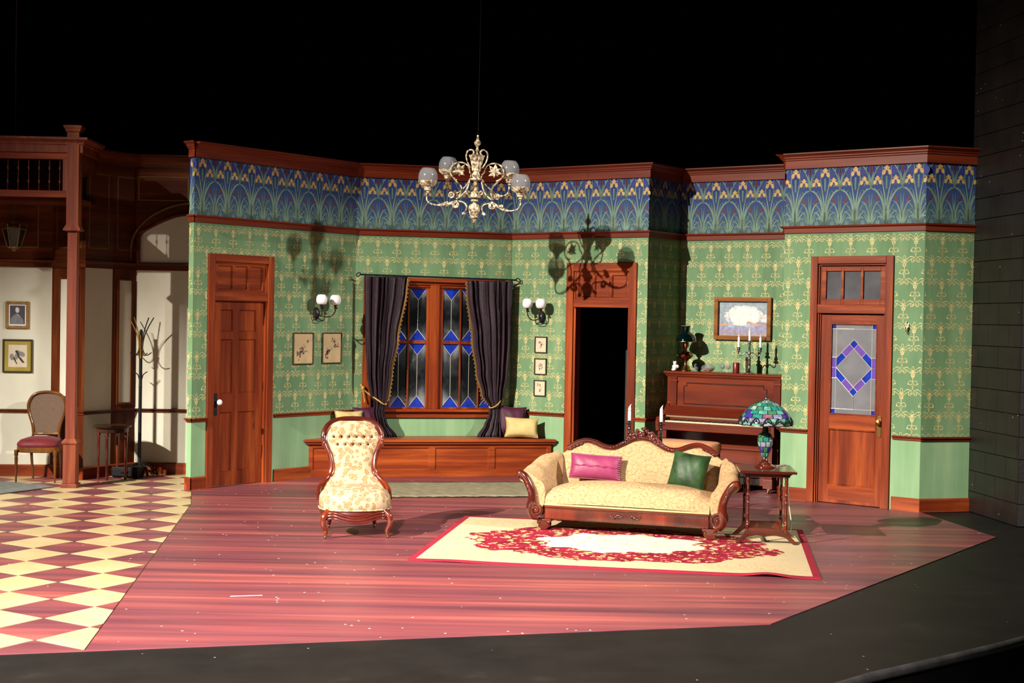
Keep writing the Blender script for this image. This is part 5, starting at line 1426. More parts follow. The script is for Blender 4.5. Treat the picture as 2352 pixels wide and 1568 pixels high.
obj('front_rail', MB().box(-0.725, -0.020, 0.094, 0.725, 0.030, 0.215), M['flame'], so, bevel=0.005)
gd = MB()
gd.tube([(-0.725, -0.022, 0.208), (0.725, -0.022, 0.208)], 0.011, 8)
obj('rail_moulding', gd, M['mahogany'], so, smooth=60)
bead = MB()
for zz in (0.102, 0.190):
    for i in range(96): bead.ball((-0.715 + 1.43 * i / 95, -0.022, zz), 0.0052, 0.004, 0.0052, 5, 4)
obj('beading', bead, M['mahogany'], so)
cv = MB()
for sx in (-1, 1):
    for k in range(5):
        a = 0.25 + 0.28 * k
        cv.ball((sx * (0.045 + 0.020 * k), -0.024, 0.150 + 0.012 * math.sin(k * 1.6)), 0.034 - 0.004 * k, 0.010, 0.009, 8, 5, rot=Matrix.Rotation(-sx * (a - 0.7), 3, 'Y'))
obj('rail_carving', cv, M['mahogany'], so, smooth=60)
for sx in (-1, 1): obj('side_rail', MB().box(sx * 0.73 - 0.02, 0.03, 0.094, sx * 0.73 + 0.02, 0.60, 0.215), M['mahogany'], so)
obj('back_rail', MB().box(-0.72, 0.57, 0.094, 0.72, 0.61, 0.215), M['mahogany'], so)
def seat_top(u, v):
    a, b = 2 * u - 1, v
    x = 0.728 * a
    y = -0.012 + 0.58 * b
    crown = (1 - abs(a) ** 4)
    front = min(1.0, b / 0.30)
    z = 0.225 + 0.140 * math.sin(front * PI / 2) ** 0.6 * (0.82 + 0.18 * crown) + 0.060 * crown * math.sin(PI * min(1, b * 0.9 + 0.08))
    y -= 0.030 * math.sin(front * PI) * (b < 0.30)
    return Vector((x, y, z))
st = MB().grid(seat_top, 48, 40)
st.box(-0.726, -0.008, 0.205, 0.726, 0.57, 0.232)
obj('seat', st, M['sofa_fab'], so, smooth=70)
obj('seat_piping', MB().tube([(-0.73, -0.022, 0.224), (0.73, -0.022, 0.224)], 0.008, 6), M['cush_cream'], so, smooth=60)
# back: camel outline
crest = [(-0.760, 0.600), (-0.680, 0.655), (-0.600, 0.700), (-0.515, 0.722), (-0.430, 0.705), (-0.340, 0.672), (-0.250, 0.672), (-0.160, 0.712), (-0.080, 0.752), (0.0, 0.766)]
cl = cr2(crest, 54); cf = cl + [(-x, z) for x, z in reversed(cl[:-1])]
def crest_z(x):
    for (xa, za), (xb, zb) in zip(cf, cf[1:]):
        if xa <= x <= xb: return za + (zb - za) * (x - xa) / (xb - xa)
    return 0.6
def byy(z): return 0.555 + 0.13 * (z - 0.35) / 0.4
def bfront(u, v):
    x = -0.76 + 1.52 * u; zt = crest_z(max(-0.76, min(0.76, x))); z = 0.30 + (zt - 0.30) * v
    return Vector((x, byy(z) - 0.045 * math.sin(PI * min(1, v * 0.95 + 0.05)) ** 0.7 * (1 - abs(2 * u - 1) ** 6), z))
bk_ = MB().grid(bfront, 72, 16)
bk_.grid(lambda u, v: Vector((-0.76 + 1.52 * u, byy(0.10 + (crest_z(-0.76 + 1.52 * u) - 0.10) * v) + 0.055, 0.10 + (crest_z(-0.76 + 1.52 * u) - 0.10) * v)), 72, 6)
obj('back_upholstery', bk_, M['sofa_fab'], so, smooth=70)
cr_ = MB()
pt_ = [Vector((x, byy(z) + 0.012, z + 0.016)) for x, z in cf if abs(x) < 0.70]
cr_.tube(pt_, 0.027, 10)
cr_.tube([q + Vector((0, -0.022, -0.008)) for q in pt_], 0.010, 6)
obj('crest_rail', cr_, M['mahogany'], so, smooth=60)
cv = MB(); r = random.Random(2)
for k in range(64):
    a = r.uniform(-1, 1); x = 0.195 * a; base = crest_z(x) + 0.03
    h = max(0.0, 0.075 * (1 - abs(a) ** 1.5)); z = base - 0.012 + (h + 0.012) * r.random()
    cv.ball((x, byy(z) - 0.012 + r.uniform(-0.008, 0.008), z), r.uniform(0.012, 0.026), 0.014, r.uniform(0.010, 0.019), 8, 6, rot=Matrix.Rotation(r.uniform(-1, 1), 3, 'Y'))
obj('crest_carving', cv, M['mahogany'], so, smooth=60)
for sx in (-1, 1):
    cv = MB()
    for k in range(4):
        x = sx * (0.20 + 0.028 * k); z = crest_z(x) + 0.030 - 0.004 * k
        cv.ball((x, byy(z) - 0.014, z), 0.019, 0.011, 0.012, 8, 6, rot=Matrix.Rotation(sx * 0.5, 3, 'Y'))
    obj('crest_leaf', cv, M['mahogany'], so, smooth=60); cv = MB()
    for k in range(4):
        x = sx * (0.57 + 0.030 * k); z = crest_z(x) - 0.004
        cv.ball((x, byy(z) - 0.020, z), 0.018, 0.010, 0.012, 8, 6, rot=Matrix.Rotation(sx * 0.6, 3, 'Y'))
    obj('crest_leaf', cv, M['mahogany'], so, smooth=60); cv = MB()
    sc_ = [(sx * (0.15 - 0.11 * i / 14), byy(0.8) - 0.006, 0.770 + 0.058 * math.sin(PI * i / 16)) for i in range(15)]
    cv.tube(sc_, 0.010, 6)
    cv.tube([(sx * 0.10 + 0.026 * math.cos(t), byy(0.80) - 0.014, 0.795 + 0.020 * math.sin(t)) for t in [i * 0.5 for i in range(12)]], 0.006, 5)
    obj('crest_scroll', cv, M['mahogany'], so, smooth=60)
# arms: padded, rolled outward, ending in carved scroll fronts
for sx in (-1, 1):
    def arm(u, v):
        y = -0.005 + 0.62 * v
        top = interp([(0, 0.505), (0.35, 0.555), (0.75, 0.625), (1.0, 0.640)], v)
        flare = interp([(0, 0.235), (0.4, 0.205), (1.0, 0.10)], v)
        xi = interp([(0, 0.735), (0.6, 0.735), (1.0, 0.70)], v)
        sec = [(xi, 0.23), (xi - 0.004, 0.33), (xi + 0.01, 0.40), (xi + flare * 0.28, top - 0.06), (xi + flare * 0.60, top - 0.008), (xi + flare * 0.86, top - 0.002), (xi + flare * 1.04, top - 0.035), (xi + flare * 0.98, top - 0.075), (xi + flare * 0.66, top - 0.12), (xi + 0.085, 0.36), (xi + 0.062, 0.25), (xi + 0.062, 0.10)]
        k = u * (len(sec) - 1); i = min(int(k), len(sec) - 2); f = k - i
        g = lambda j: sec[max(0, min(len(sec) - 1, j))]
        p0, p1, p2, p3 = g(i - 1), g(i), g(i + 1), g(i + 2)
        cr = lambda a, b, c, d: 0.5 * (2 * b + (c - a) * f + (2 * a - 5 * b + 4 * c - d) * f * f + (3 * b - a - 3 * c + d) * f ** 3)
        return Vector((sx * cr(p0[0], p1[0], p2[0], p3[0]), y, cr(p0[1], p1[1], p2[1], p3[1])))
    am = MB().grid(arm, 44, 18)
    front = [arm(i / 44, 0.0) for i in range(45)]
    am.add(front, [tuple(range(45))])
    backc = [arm(i / 44, 1.0) for i in range(45)]; am.add(backc, [tuple(range(45))])
    obj('arm', am, M['sofa_fab'], so, smooth=70)
    sp_ = bez([(sx * 0.975, -0.020, 0.452), (sx * 0.960, -0.024, 0.490), (sx * 0.920, -0.024, 0.470), (sx * 0.880, -0.026, 0.410), (sx * 0.845, -0.028, 0.330), (sx * 0.838, -0.028, 0.255), (sx * 0.850, -0.028, 0.190), (sx * 0.825, -0.026, 0.125), (sx * 0.775, -0.022, 0.105)], 40)
    n = len(sp_)
    rr = [interp([(0, 0.020), (0.10, 0.030), (0.30, 0.034), (0.5, 0.036), (0.68, 0.044), (0.85, 0.040), (1, 0.030)], i / (n - 1)) for i in range(n)]
    af = obj('arm_front', MB().tube(sp_, rr, 10), M['mahogany_v'], so, smooth=60)
    cv = MB()
    cv.tube([(sx * (0.800 + (0.060 - 0.0042 * t) * math.cos(t * sx)), -0.052, 0.175 + (0.060 - 0.0042 * t) * math.sin(t)) for t in [i * 0.45 for i in range(28)]], 0.009, 6)
    cv.ball((sx * 0.800, -0.050, 0.175), 0.016, 0.012, 0.016, 8, 6)
    cv.lathe([(0.062, 0), (0.062, 0.012), (0.0, 0.016)], seg=18)
    k0 = len(cv.v) - 18 * 3
    cv.v[k0:] = [(sx * 0.800 + a, -0.034 - c_, 0.175 + b) for a, b, c_ in cv.v[k0:]]
    for q in range(5):
        z = 0.27 + 0.036 * q
        cv.ball((sx * (0.838 + 0.012 * q), -0.054, z), 0.014, 0.008, 0.018, 8, 6, rot=Matrix.Rotation(sx * 0.5, 3, 'Y'))
    obj('arm_carving', cv, M['mahogany'], af, smooth=60)

# cushions on the sofa
def sofa_pt(x, y, z):
    v = Vector((x, y, 0)); v.rotate(so.rotation_euler); return (SX + v.x, SY + v.y, ZR + z)
def pink_parts(t, fn):
    b = MB()
    for u in (0.27, 0.5, 0.73):
        q = fn(u, 0.5); b.ball((q.x, q.y + 0.012, q.z), 0.011, 0.008, 0.011, 8, 6)
    obj('buttons', b, M['cush_pink'], t, smooth=60)
    for sx in (-1, 1):
        g = MB()
        for k in range(11):
            q0, q1 = fn(0.5 + sx * 0.495, 0.06 + 0.088 * k), fn(0.5 + sx * 0.38, 0.10 + 0.080 * k)
            g.tube([q0, (q0 + q1) / 2 + Vector((0, -0.004, 0)), q1], [0.006, 0.005, 0.001], 5)
        obj('ruching', g, M['cush_pink'], t, smooth=60)
    e = MB().tube([fn(0.03 + 0.94 * i / 20, 0.5) + Vector((0, -0.001 + 0.005 * math.sin(i * 2.1), 0.004 * math.sin(i * 1.3))) for i in range(21)], 0.006, 5)
    obj('tuft_seam', e, M['cush_pink'], t, smooth=60)
cushion('cushion', 'buttoned magenta satin cushion on the sofa', 0.465, 0.225, 0.13, M['cush_pink'], sofa_pt(-0.385, 0.470, 0.520), (math.radians(-16), 0.045, SR + 0.10), M['cush_pink'], 0.05, pink_parts)
cushion('cushion', 'green velvet cushion leaning in the right corner of the sofa', 0.36, 0.34, 0.15, M['cush_green'], sofa_pt(0.475, 0.420, 0.530), (math.radians(-18), 0.10, SR - 0.25), None, 0.08)

# ------------------------------------------------------------------ console behind the sofa with two candlesticks
def behind(x, y):
    v = Vector((x, y, 0)); v.rotate(so.rotation_euler); return (SX + v.x, SY + v.y)
cx, cy = behind(-0.02, 0.93)
cn = thing('console_table', 'narrow brown console table half hidden behind the sofa back', 'table', (cx, cy, 0), SR)
obj('top', MB().box(-0.345, -0.15, 0.655, 0.345, 0.15, 0.680), M['mahogany'], cn, bevel=0.006)
obj('apron', MB().box(-0.31, -0.12, 0.585, 0.31, 0.12, 0.655), M['mahogany'], cn)
for sx in (-1, 1):
    for sy in (-1, 1):
        obj('leg', MB().lathe([(0.010, 0), (0.016, 0.04), (0.012, 0.06), (0.019, 0.40), (0.014, 0.48), (0.020, 0.50), (0.020, 0.60)], (sx * 0.29, sy * 0.10, 0), 8), M['mahogany_v'], cn, smooth=45)
def candlestick(label, clabel, x):
    bx, by_ = behind(x - 0.02, 0.91)
    t = thing('candlestick', label, 'candlestick', (bx, by_, 0.680), SR, group='pewter candlesticks behind the sofa')
    obj('base', MB().lathe([(0.055, 0), (0.055, 0.006), (0.040, 0.014), (0.018, 0.022), (0.010, 0.034)], seg=16), M['pewter'], t, smooth=40)
    prof = [(0.010, 0.034)]
    for k in range(4):
        z = 0.036 + k * 0.046; prof += [(0.018, z + 0.004), (0.019, z + 0.008), (0.010, z + 0.013), (0.013, z + 0.026), (0.010, z + 0.040)]
    obj('stem', MB().lathe(prof + [(0.014, 0.224)], seg=12), M['pewter'], t, smooth=40)
    tw = MB()
    for q in range(2): tw.tube([(0.012 * math.cos(a * 2 + q * PI), 0.012 * math.sin(a * 2 + q * PI), 0.04 + 0.18 * a / 9) for a in [i * 0.3 for i in range(31)]], 0.0045, 5)
    obj('twist', tw, M['silver'], t, smooth=60)
    obj('drip_pan', MB().lathe([(0.012, 0.220), (0.040, 0.226), (0.042, 0.231), (0.014, 0.232)], seg=18), M['pewter'], t, smooth=40)
    obj('socket', MB().lathe([(0.014, 0.230), (0.013, 0.250), (0.019, 0.254), (0.019, 0.258)], seg=12), M['silver'], t, smooth=40)
    c = thing('candle', clabel, 'candle', (bx, by_, 0.938), SR)
    obj('stick', MB().lathe([(0.0145, 0), (0.0145, 0.085), (0.012, 0.089)], seg=12), M['wax'], c, smooth=40)
    obj('flame_tip', MB().lathe([(0.010, 0.088), (0.015, 0.102), (0.011, 0.122), (0.005, 0.140), (0.0, 0.156)], (0.0, 0, 0), 10).mapv(lambda v: Vector((v.x + 8.0 * max(0, v.z - 0.11) ** 2, v.y, v.z))), M['wax'], c, smooth=60)
candlestick('left of two twisted dark pewter candlesticks behind the sofa crest', 'white candle in the left pewter candlestick by the dark doorway', -0.150)
candlestick('right of two twisted dark pewter candlesticks behind the sofa crest', 'white candle in the right pewter candlestick in front of the piano keys', 0.150)

# ------------------------------------------------------------------ side table
tx, ty, tr = 2.195, 11.680, -0.10
tb = thing('side_table', 'slim reddish side table with turned posts right of the sofa', 'table', (tx, ty, ZR), tr)
obj('top', MB().box(-0.238, -0.290, 0.598, 0.238, 0.290, 0.618), M['mahogany'], tb, bevel=0.004)
obj('apron', MB().box(-0.19, -0.20, 0.560, 0.19, 0.20, 0.598), M['mahogany'], tb, bevel=0.003)
obj('top_inlay', MB().box(-0.220, -0.272, 0.6175, 0.220, 0.272, 0.619), plain('dark_leather_inlay', (0.020, 0.013, 0.010, 1), 0.16, coat=0.4), tb)
for sy in (-1, 1):
    y = sy * 0.215
    fo = [(-0.165, 0.130), (0.165, 0.130), (0.190, 0.075), (0.262, 0.006), (0.235, 0.0), (0.205, 0.012), (0.160, 0.055), (0.08, 0.072), (-0.08, 0.072), (-0.160, 0.055), (-0.205, 0.012), (-0.235, 0.0), (-0.262, 0.006), (-0.190, 0.075)]
    obj('foot_board', MB().prism(fo, y - 0.014, y + 0.014), M['mahogany'], tb, bevel=0.003)
    for sx in (-1, 1):
        pr = [(0.016, 0.10), (0.016, 0.16), (0.011, 0.17), (0.017, 0.18), (0.012, 0.19), (0.012, 0.335), (0.017, 0.345), (0.011, 0.355), (0.011, 0.40), (0.017, 0.41), (0.011, 0.42), (0.013, 0.50), (0.017, 0.51), (0.013, 0.52), (0.017, 0.56)]
        obj('post', MB().lathe(pr, (sx * 0.158, y, 0), 10), M['mahogany_v'], tb, smooth=45)
        obj('bracket', MB().prism([(sx * 0.17, 0.565), (sx * 0.215, 0.597), (sx * 0.10, 0.597), (sx * 0.145, 0.565)], y - 0.010, y + 0.010), M['mahogany'], tb)
for sx in (-1, 1): obj('stretcher', MB().box(sx * 0.158 - 0.008, -0.215, 0.105, sx * 0.158 + 0.008, 0.215, 0.128), M['mahogany'], tb)

# ------------------------------------------------------------------ art glass table lamp
lp = thing('table_lamp', 'leaded art glass table lamp in teal and violet on the side table', 'lamp', (2.192, 11.705, ZR + 0.619), tr)
obj('base', MB().lathe([(0.088, 0), (0.090, 0.010), (0.078, 0.020), (0.058, 0.030), (0.056, 0.040), (0.034, 0.050), (0.022, 0.072), (0.018, 0.085)], seg=24), M['mahogany'], lp, smooth=40)
tgs = ['tg_teal', 'tg_aqua', 'tg_green', 'tg_pale', 'tg_violet', 'tg_amber', 'tg_rose', 'tg_lilac']
def glaze(profile, rows, seg, chooser, name, stag=True):
    """every piece of glass its own curved tile on a lathe profile, with lead lines between"""
    L = len(profile) - 1
    lead = MB()
    for j in range(rows):
        (r0, z0), (r1, z1) = profile[j], profile[j + 1]
        off = 0.5 * (j % 2) if stag else 0
        for k in range(seg):
            a0, a1 = 2 * PI * (k + off) / seg, 2 * PI * (k + 1 + off) / seg
            g = 0.02
            b0, b1 = a0 + g, a1 - g
            vs = []; fs = []; nn = 3
            for (r_, z_) in ((r0, z0), ((r0 + r1) / 2 + 0.003, (z0 + z1) / 2), (r1, z1)):
                for q in range(nn + 1):
                    a = b0 + (b1 - b0) * q / nn; vs.append((r_ * math.cos(a), r_ * math.sin(a), z_))
            for rr_ in range(2):
                for q in range(nn): fs.append((rr_ * (nn + 1) + q, rr_ * (nn + 1) + q + 1, (rr_ + 1) * (nn + 1) + q + 1, (rr_ + 1) * (nn + 1) + q))
            obj(name, MB().add(vs, fs), M[chooser(j, k)], lp, smooth=60)
            lead.tube([(r0 * math.cos(a0), r0 * math.sin(a0), z0), (((r0 + r1) / 2 + 0.003) * math.cos(a0), ((r0 + r1) / 2 + 0.003) * math.sin(a0), (z0 + z1) / 2), (r1 * math.cos(a0), r1 * math.sin(a0), z1)], 0.0030, 4)
        lead.tube([(r1 * math.cos(2 * PI * q / 32), r1 * math.sin(2 * PI * q / 32), z1) for q in range(32)], 0.0022, 4, closed=True)
    return lead
rnd = random.Random(12)
body = [(0.020, 0.085), (0.036, 0.130), (0.054, 0.180), (0.064, 0.225), (0.060, 0.265), (0.046, 0.290)]
ld_ = glaze(body, 5, 8, lambda j, k: rnd.choice([['tg_green', 'tg_aqua'], ['tg_green', 'tg_teal', 'tg_violet'], ['tg_pale', 'tg_lilac', 'tg_aqua', 'tg_violet'], ['tg_pale', 'tg_teal', 'tg_green'], ['tg_green', 'tg_teal']][j]), 'body_glass')
ld_.lathe([(0.046, 0.288), (0.050, 0.296), (0.028, 0.302), (0.026, 0.345), (0.0, 0.345)], (0, 0, 0), 16)
obj('body_leading', ld_, M['lead'], lp, smooth=50)
shade = [(0.226, 0.372), (0.222, 0.402), (0.208, 0.434), (0.186, 0.468), (0.158, 0.500), (0.122, 0.532), (0.080, 0.558), (0.030, 0.578)]
def sh_pick(j, k):
    if j == 0: return rnd.choice(['tg_pale', 'tg_green', 'tg_lilac', 'tg_aqua'])
    if j == 1: return rnd.choice(['tg_teal', 'tg_pale', 'tg_lilac', 'tg_violet', 'tg_aqua'])
    if j == 2: return rnd.choice(['tg_violet', 'tg_rose', 'tg_amber', 'tg_teal', 'tg_lilac'])
    if j == 3: return rnd.choice(['tg_green', 'tg_amber', 'tg_teal', 'tg_violet', 'tg_aqua'])
    return rnd.choice(['tg_aqua', 'tg_teal', 'tg_aqua', 'tg_pale', 'tg_green'])
ld_ = glaze(shade, 7, 14, sh_pick, 'shade_glass')
for k in range(14):       # the heavy leaded scallops round the lower shade
    a = 2 * PI * (k + 0.5) / 14
    pts = []
    for q in range(9):
        t = q / 8; aa = a + 0.20 * (t * 2 - 1); zz = 0.374 + 0.062 * math.sin(PI * t); rr_ = interp([(z, r0) for r0, z in shade], zz) + 0.004
        pts.append((rr_ * math.cos(aa), rr_ * math.sin(aa), zz))
    ld_.tube(pts, 0.0058, 6)
    for q in range(3):
        aa = a + 0.09 * (q - 1); zz = 0.398 + 0.012 * (q == 1); rr_ = interp([(z, r0) for r0, z in shade], zz) + 0.004
        ld_.ball((rr_ * math.cos(aa), rr_ * math.sin(aa), zz), 0.0105, 0.0105, 0.0085, 7, 5)
ld_.tube([(0.227 * math.cos(2 * PI * q / 42), 0.227 * math.sin(2 * PI * q / 42), 0.370 + 0.003 * math.sin(q * 2)) for q in range(42)], 0.005, 5, closed=True)
obj('shade_leading', ld_, M['lead'], lp, smooth=50)
obj('finial', MB().lathe([(0.034, 0.572), (0.030, 0.582), (0.010, 0.590), (0.007, 0.600), (0.011, 0.608), (0.009, 0.618), (0.0, 0.624)], seg=14), M['pewter'], lp, smooth=40)
obj('stem', MB().tube([(0, 0, 0.34), (0, 0, 0.575)], 0.007, 8), M['old_brass'], lp, smooth=60)
obj('cord', MB().tube(bez([(0.10, 0.09, 0.004), (0.20, 0.24, 0.004), (0.225, 0.30, -0.05), (0.24, 0.33, -0.30), (0.27, 0.34, -0.52), (0.25, 0.28, -0.60), (0.20, 0.36, -0.612)], 30), 0.005, 6), plain('cream_cord', (0.55, 0.45, 0.36, 1), 0.6), lp, smooth=60)
# ------------------------------------------------------------------ upright piano
QX, QY, QR = 1.655, 15.550, math.radians(-31)
pn = thing('upright_piano', 'worn reddish upright piano standing in the alcove', 'piano', (QX, QY, 0), QR)
PW = 1.42
obj('case', MB().box(0.02, 0.335, 0.10, PW - 0.02, 0.585, 1.255), M['piano_v'], pn)
for x0 in (0.0, PW - 0.045):
    sd = [(0.13, 0.06), (0.59, 0.06), (0.59, 1.255), (0.30, 1.255), (0.30, 0.93), (0.16, 0.80), (0.02, 0.78), (-0.01, 0.73), (0.0, 0.62), (0.13, 0.58)]
    obj('side_panel', MB().prism(sd, x0, x0 + 0.045, axis='x'), M['piano_v'], pn, bevel=0.006)
lid = MB(); 
lid.rings([[(-a, 0.30 - a, z), (PW + a, 0.30 - a, z), (PW + a, 0.60, z), (-a, 0.60, z)] for a, z in ((0.004, 1.232), (0.016, 1.250), (0.018, 1.258), (0.034, 1.272), (0.034, 1.290), (0.028, 1.296))])
obj('lid', lid, M['piano'], pn)
# upper front with pilasters and a moulded panel with notched corners
for x0 in (0.045, PW - 0.125):
    p_ = obj('pilaster', MB().box(x0, 0.288, 0.88, x0 + 0.08, 0.335, 1.232), M['piano_v'], pn, bevel=0.003)
    obj('pilaster_cap', MB().box(x0 - 0.008, 0.278, 1.175, x0 + 0.088, 0.335, 1.196), M['piano'], p_, bevel=0.003)
    obj('pilaster_foot', MB().box(x0 - 0.008, 0.270, 0.862, x0 + 0.088, 0.335, 0.895), M['piano'], p_, bevel=0.003)
obj('upper_panel', MB().box(0.125, 0.305, 0.895, PW - 0.125, 0.340, 1.232), M['piano'], pn)
a, b, c, e, nt = 0.210, PW - 0.210, 0.925, 1.165, 0.035
lp_ = [(a, c), (b, c), (b, e - nt), (b - nt, e - nt), (b - nt, e), (a + nt, e), (a + nt, e - nt), (a, e - nt)]
obj('panel_moulding', MB().tube([(x, 0.303, z) for x, z in lp_], 0.0075, 6, closed=True), M['darkwood'], pn)
obj('music_ledge', MB().box(0.12, 0.255, 0.885, PW - 0.12, 0.335, 0.905), M['piano'], pn, bevel=0.004)
fbp = [(0.262, 0.888), (0.155, 0.795), (0.145, 0.800), (0.240, 0.900)]
obj('fallboard', MB().prism(fbp, 0.05, PW - 0.05, axis='x'), M['piano'], pn)
obj('lock_plate', MB().prism([(0.226, 0.861), (0.201, 0.839), (0.197, 0.843), (0.222, 0.865)], PW / 2 - 0.008, PW / 2 + 0.008, axis='x'), M['brass'], pn)
obj('felt_strip', MB().box(0.06, 0.146, 0.776, PW - 0.06, 0.160, 0.794), plain('faded_felt', (0.22, 0.15, 0.08, 1), 0.9), pn)
obj('name_board', MB().box(0.06, 0.150, 0.735, PW - 0.06, 0.175, 0.780), M['piano'], pn)
obj('key_bed', MB().box(0.045, 0.0, 0.635, PW - 0.045, 0.335, 0.700), M['piano'], pn, bevel=0.008)
obj('key_slip', MB().box(0.06, -0.004, 0.695, PW - 0.06, 0.018, 0.728), M['piano'], pn, bevel=0.004)
for x0 in (0.045, PW - 0.105):
    obj('key_block', MB().box(x0, -0.005, 0.69, x0 + 0.06, 0.16, 0.780), M['piano'], pn, bevel=0.010)
wk = MB(); bkk = MB(); n = 52; k0, k1 = 0.110, PW - 0.110
for i in range(n):
    x = k0 + (k1 - k0) * i / n
    wk.box(x + 0.0006, 0.020, 0.705, x + (k1 - k0) / n - 0.0006, 0.150, 0.741)
    if i % 7 in (0, 2, 3, 5, 6) and i < n - 1:
        xc = x + (k1 - k0) / n; bkk.box(xc - 0.006, 0.068, 0.741, xc + 0.006, 0.150, 0.752)
s = obj('white_keys', wk, M['ivory_key'], pn); s['kind'] = 'stuff'
s = obj('black_keys', bkk, M['black_metal'], pn); s['kind'] = 'stuff'
obj('lower_panel', MB().box(0.045, 0.320, 0.12, PW - 0.045, 0.345, 0.600), M['piano'], pn)
obj('lower_rail', MB().box(0.045, 0.300, 0.430, PW - 0.045, 0.330, 0.450), M['piano'], pn, bevel=0.004)
obj('bottom_rail', MB().box(0.0, 0.28, 0.05, PW, 0.34, 0.13), M['piano'], pn, bevel=0.004)
for x in (0.075, PW - 0.075):
    l = MB()
    def sq(prof):
        l.rings([[(x - q, 0.075 - q, z), (x + q, 0.075 - q, z), (x + q, 0.075 + q, z), (x - q, 0.075 + q, z)] for q, z in prof])
    sq([(0.055, 0.055), (0.055, 0.155), (0.044, 0.165), (0.050, 0.180), (0.036, 0.195), (0.040, 0.30), (0.046, 0.50), (0.036, 0.52), (0.055, 0.55), (0.055, 0.64)])
    lg_ = obj('leg', l, M['piano_v'], pn, bevel=0.003)
    obj('caster', MB().ball((x, 0.06, 0.022), 0.012, 0.022, 0.022, 10, 8).box(x - 0.012, 0.055, 0.03, x + 0.012, 0.085, 0.056), M['old_brass'], lg_)
    obj('toe', MB().box(x - 0.05, 0.10, 0.055, x + 0.05, 0.34, 0.115), M['piano'], pn, bevel=0.006)
for x in (PW / 2 - 0.08, PW / 2 + 0.08):
    obj('pedal', MB().tube(bez([(x, 0.30, 0.075), (x, 0.24, 0.070), (x, 0.20, 0.055)], 8), [0.010] * 7 + [0.016] * 2 if False else 0.011, 8, flat=0.5), M['brass'], pn, smooth=60)

# ------------------------------------------------------------------ piano bench
bn = thing('piano_bench', 'padded peach bench in front of the piano behind the sofa', 'bench', (1.905, 14.895, 0), math.radians(-33))
def pad_ring(k, z, w=0.385, d_=0.215):
    out = []
    for i in range(36):
        a = 2 * PI * i / 36; c, s = math.cos(a), math.sin(a)
        out.append((w * k * math.copysign(abs(c) ** 0.35, c), d_ * k * math.copysign(abs(s) ** 0.4, s), z))
    return out
obj('cushion_top', MB().rings([pad_ring(0.97, 0.462), pad_ring(1.0, 0.475), pad_ring(1.0, 0.525), pad_ring(0.975, 0.552), pad_ring(0.90, 0.563), pad_ring(0.3, 0.568)]), M['bench_fab'], bn, smooth=60)
obj('box', MB().box(-0.345, -0.185, 0.345, 0.345, 0.185, 0.463), M['darkwood'], bn, bevel=0.004)
for sx in (-1, 1):
    for sy in (-1, 1):
        obj('leg', MB().lathe([(0.014, 0), (0.020, 0.03), (0.015, 0.05), (0.024, 0.30), (0.024, 0.35)], (sx * 0.315, sy * 0.155, 0), 10), M['darkwood'], bn, smooth=45)

# ------------------------------------------------------------------ things standing on the piano
PT = 1.2965
def on_piano(x, y, z=PT):
    v = Vector((x, y, 0)); v.rotate(pn.rotation_euler); return (QX + v.x, QY + v.y, z)
fg = thing('figurine', 'small white porcelain figurine at the left end of the piano top', 'figurine', on_piano(0.075, 0.335), 0.2)
obj('base', MB().ball((-0.010, 0, 0.016), 0.030, 0.022, 0.016, 12, 8), M['white'], fg, smooth=60)
obj('body', MB().ball((0.004, 0, 0.048), 0.036, 0.028, 0.030, 14, 10).ball((0.028, -0.008, 0.050), 0.022, 0.018, 0.022, 12, 8), M['white'], fg, smooth=60)
obj('head', MB().ball((0.0, -0.004, 0.090), 0.021, 0.020, 0.021, 12, 10).ball((-0.014, -0.002, 0.104), 0.008, 0.007, 0.010, 8, 6).ball((0.012, -0.002, 0.105), 0.008, 0.007, 0.010, 8, 6), M['white'], fg, smooth=60)

ol_ = thing('oil_lamp', 'copper oil lamp with a dark green glass shade on the piano', 'lamp', on_piano(0.165, 0.435), 0)
obj('foot', MB().lathe([(0.070, 0), (0.070, 0.010), (0.058, 0.020), (0.050, 0.045), (0.028, 0.066), (0.020, 0.078), (0.020, 0.105), (0.026, 0.118)], seg=20), M['old_brass'], ol_, smooth=40)
obj('font', MB().lathe([(0.026, 0.116), (0.040, 0.135), (0.075, 0.158), (0.086, 0.180), (0.084, 0.186), (0.076, 0.205), (0.050, 0.222), (0.020, 0.232), (0.016, 0.240)], seg=24), M['copper'], ol_, smooth=40)
obj('wick_knob', MB().tube([(0, 0, 0.178), (-0.098, -0.012, 0.180)], 0.005, 6).ball((-0.100, -0.012, 0.180), 0.009, 0.009, 0.009, 8, 6), M['brass'], ol_, smooth=60)
obj('burner', MB().lathe([(0.012, 0.238), (0.018, 0.252), (0.013, 0.262), (0.032, 0.276), (0.038, 0.300), (0.037, 0.340), (0.0, 0.345)], seg=18), M['copper'], ol_, smooth=40)
obj('shade_ring', MB().tube([(0.119 * math.cos(2 * PI * q / 36), 0.119 * math.sin(2 * PI * q / 36), 0.342) for q in range(36)], 0.004, 5, closed=True), M['old_brass'], ol_, smooth=60)
obj('glass_shade', MB().lathe([(0.121, 0.340), (0.120, 0.350), (0.114, 0.378), (0.098, 0.412), (0.074, 0.436), (0.050, 0.450), (0.042, 0.462), (0.041, 0.486), (0.047, 0.505), (0.056, 0.522), (0.053, 0.523), (0.038, 0.490), (0.036, 0.462), (0.090, 0.412), (0.114, 0.345)], seg=36, caps=False), M['green_shade'], ol_, smooth=60)
obj('shade_rim', MB().tube([(0.0545 * math.cos(2 * PI * q / 28), 0.0545 * math.sin(2 * PI * q / 28), 0.523) for q in range(28)], 0.0025, 5, closed=True), M['tg_pale'], ol_, smooth=60)

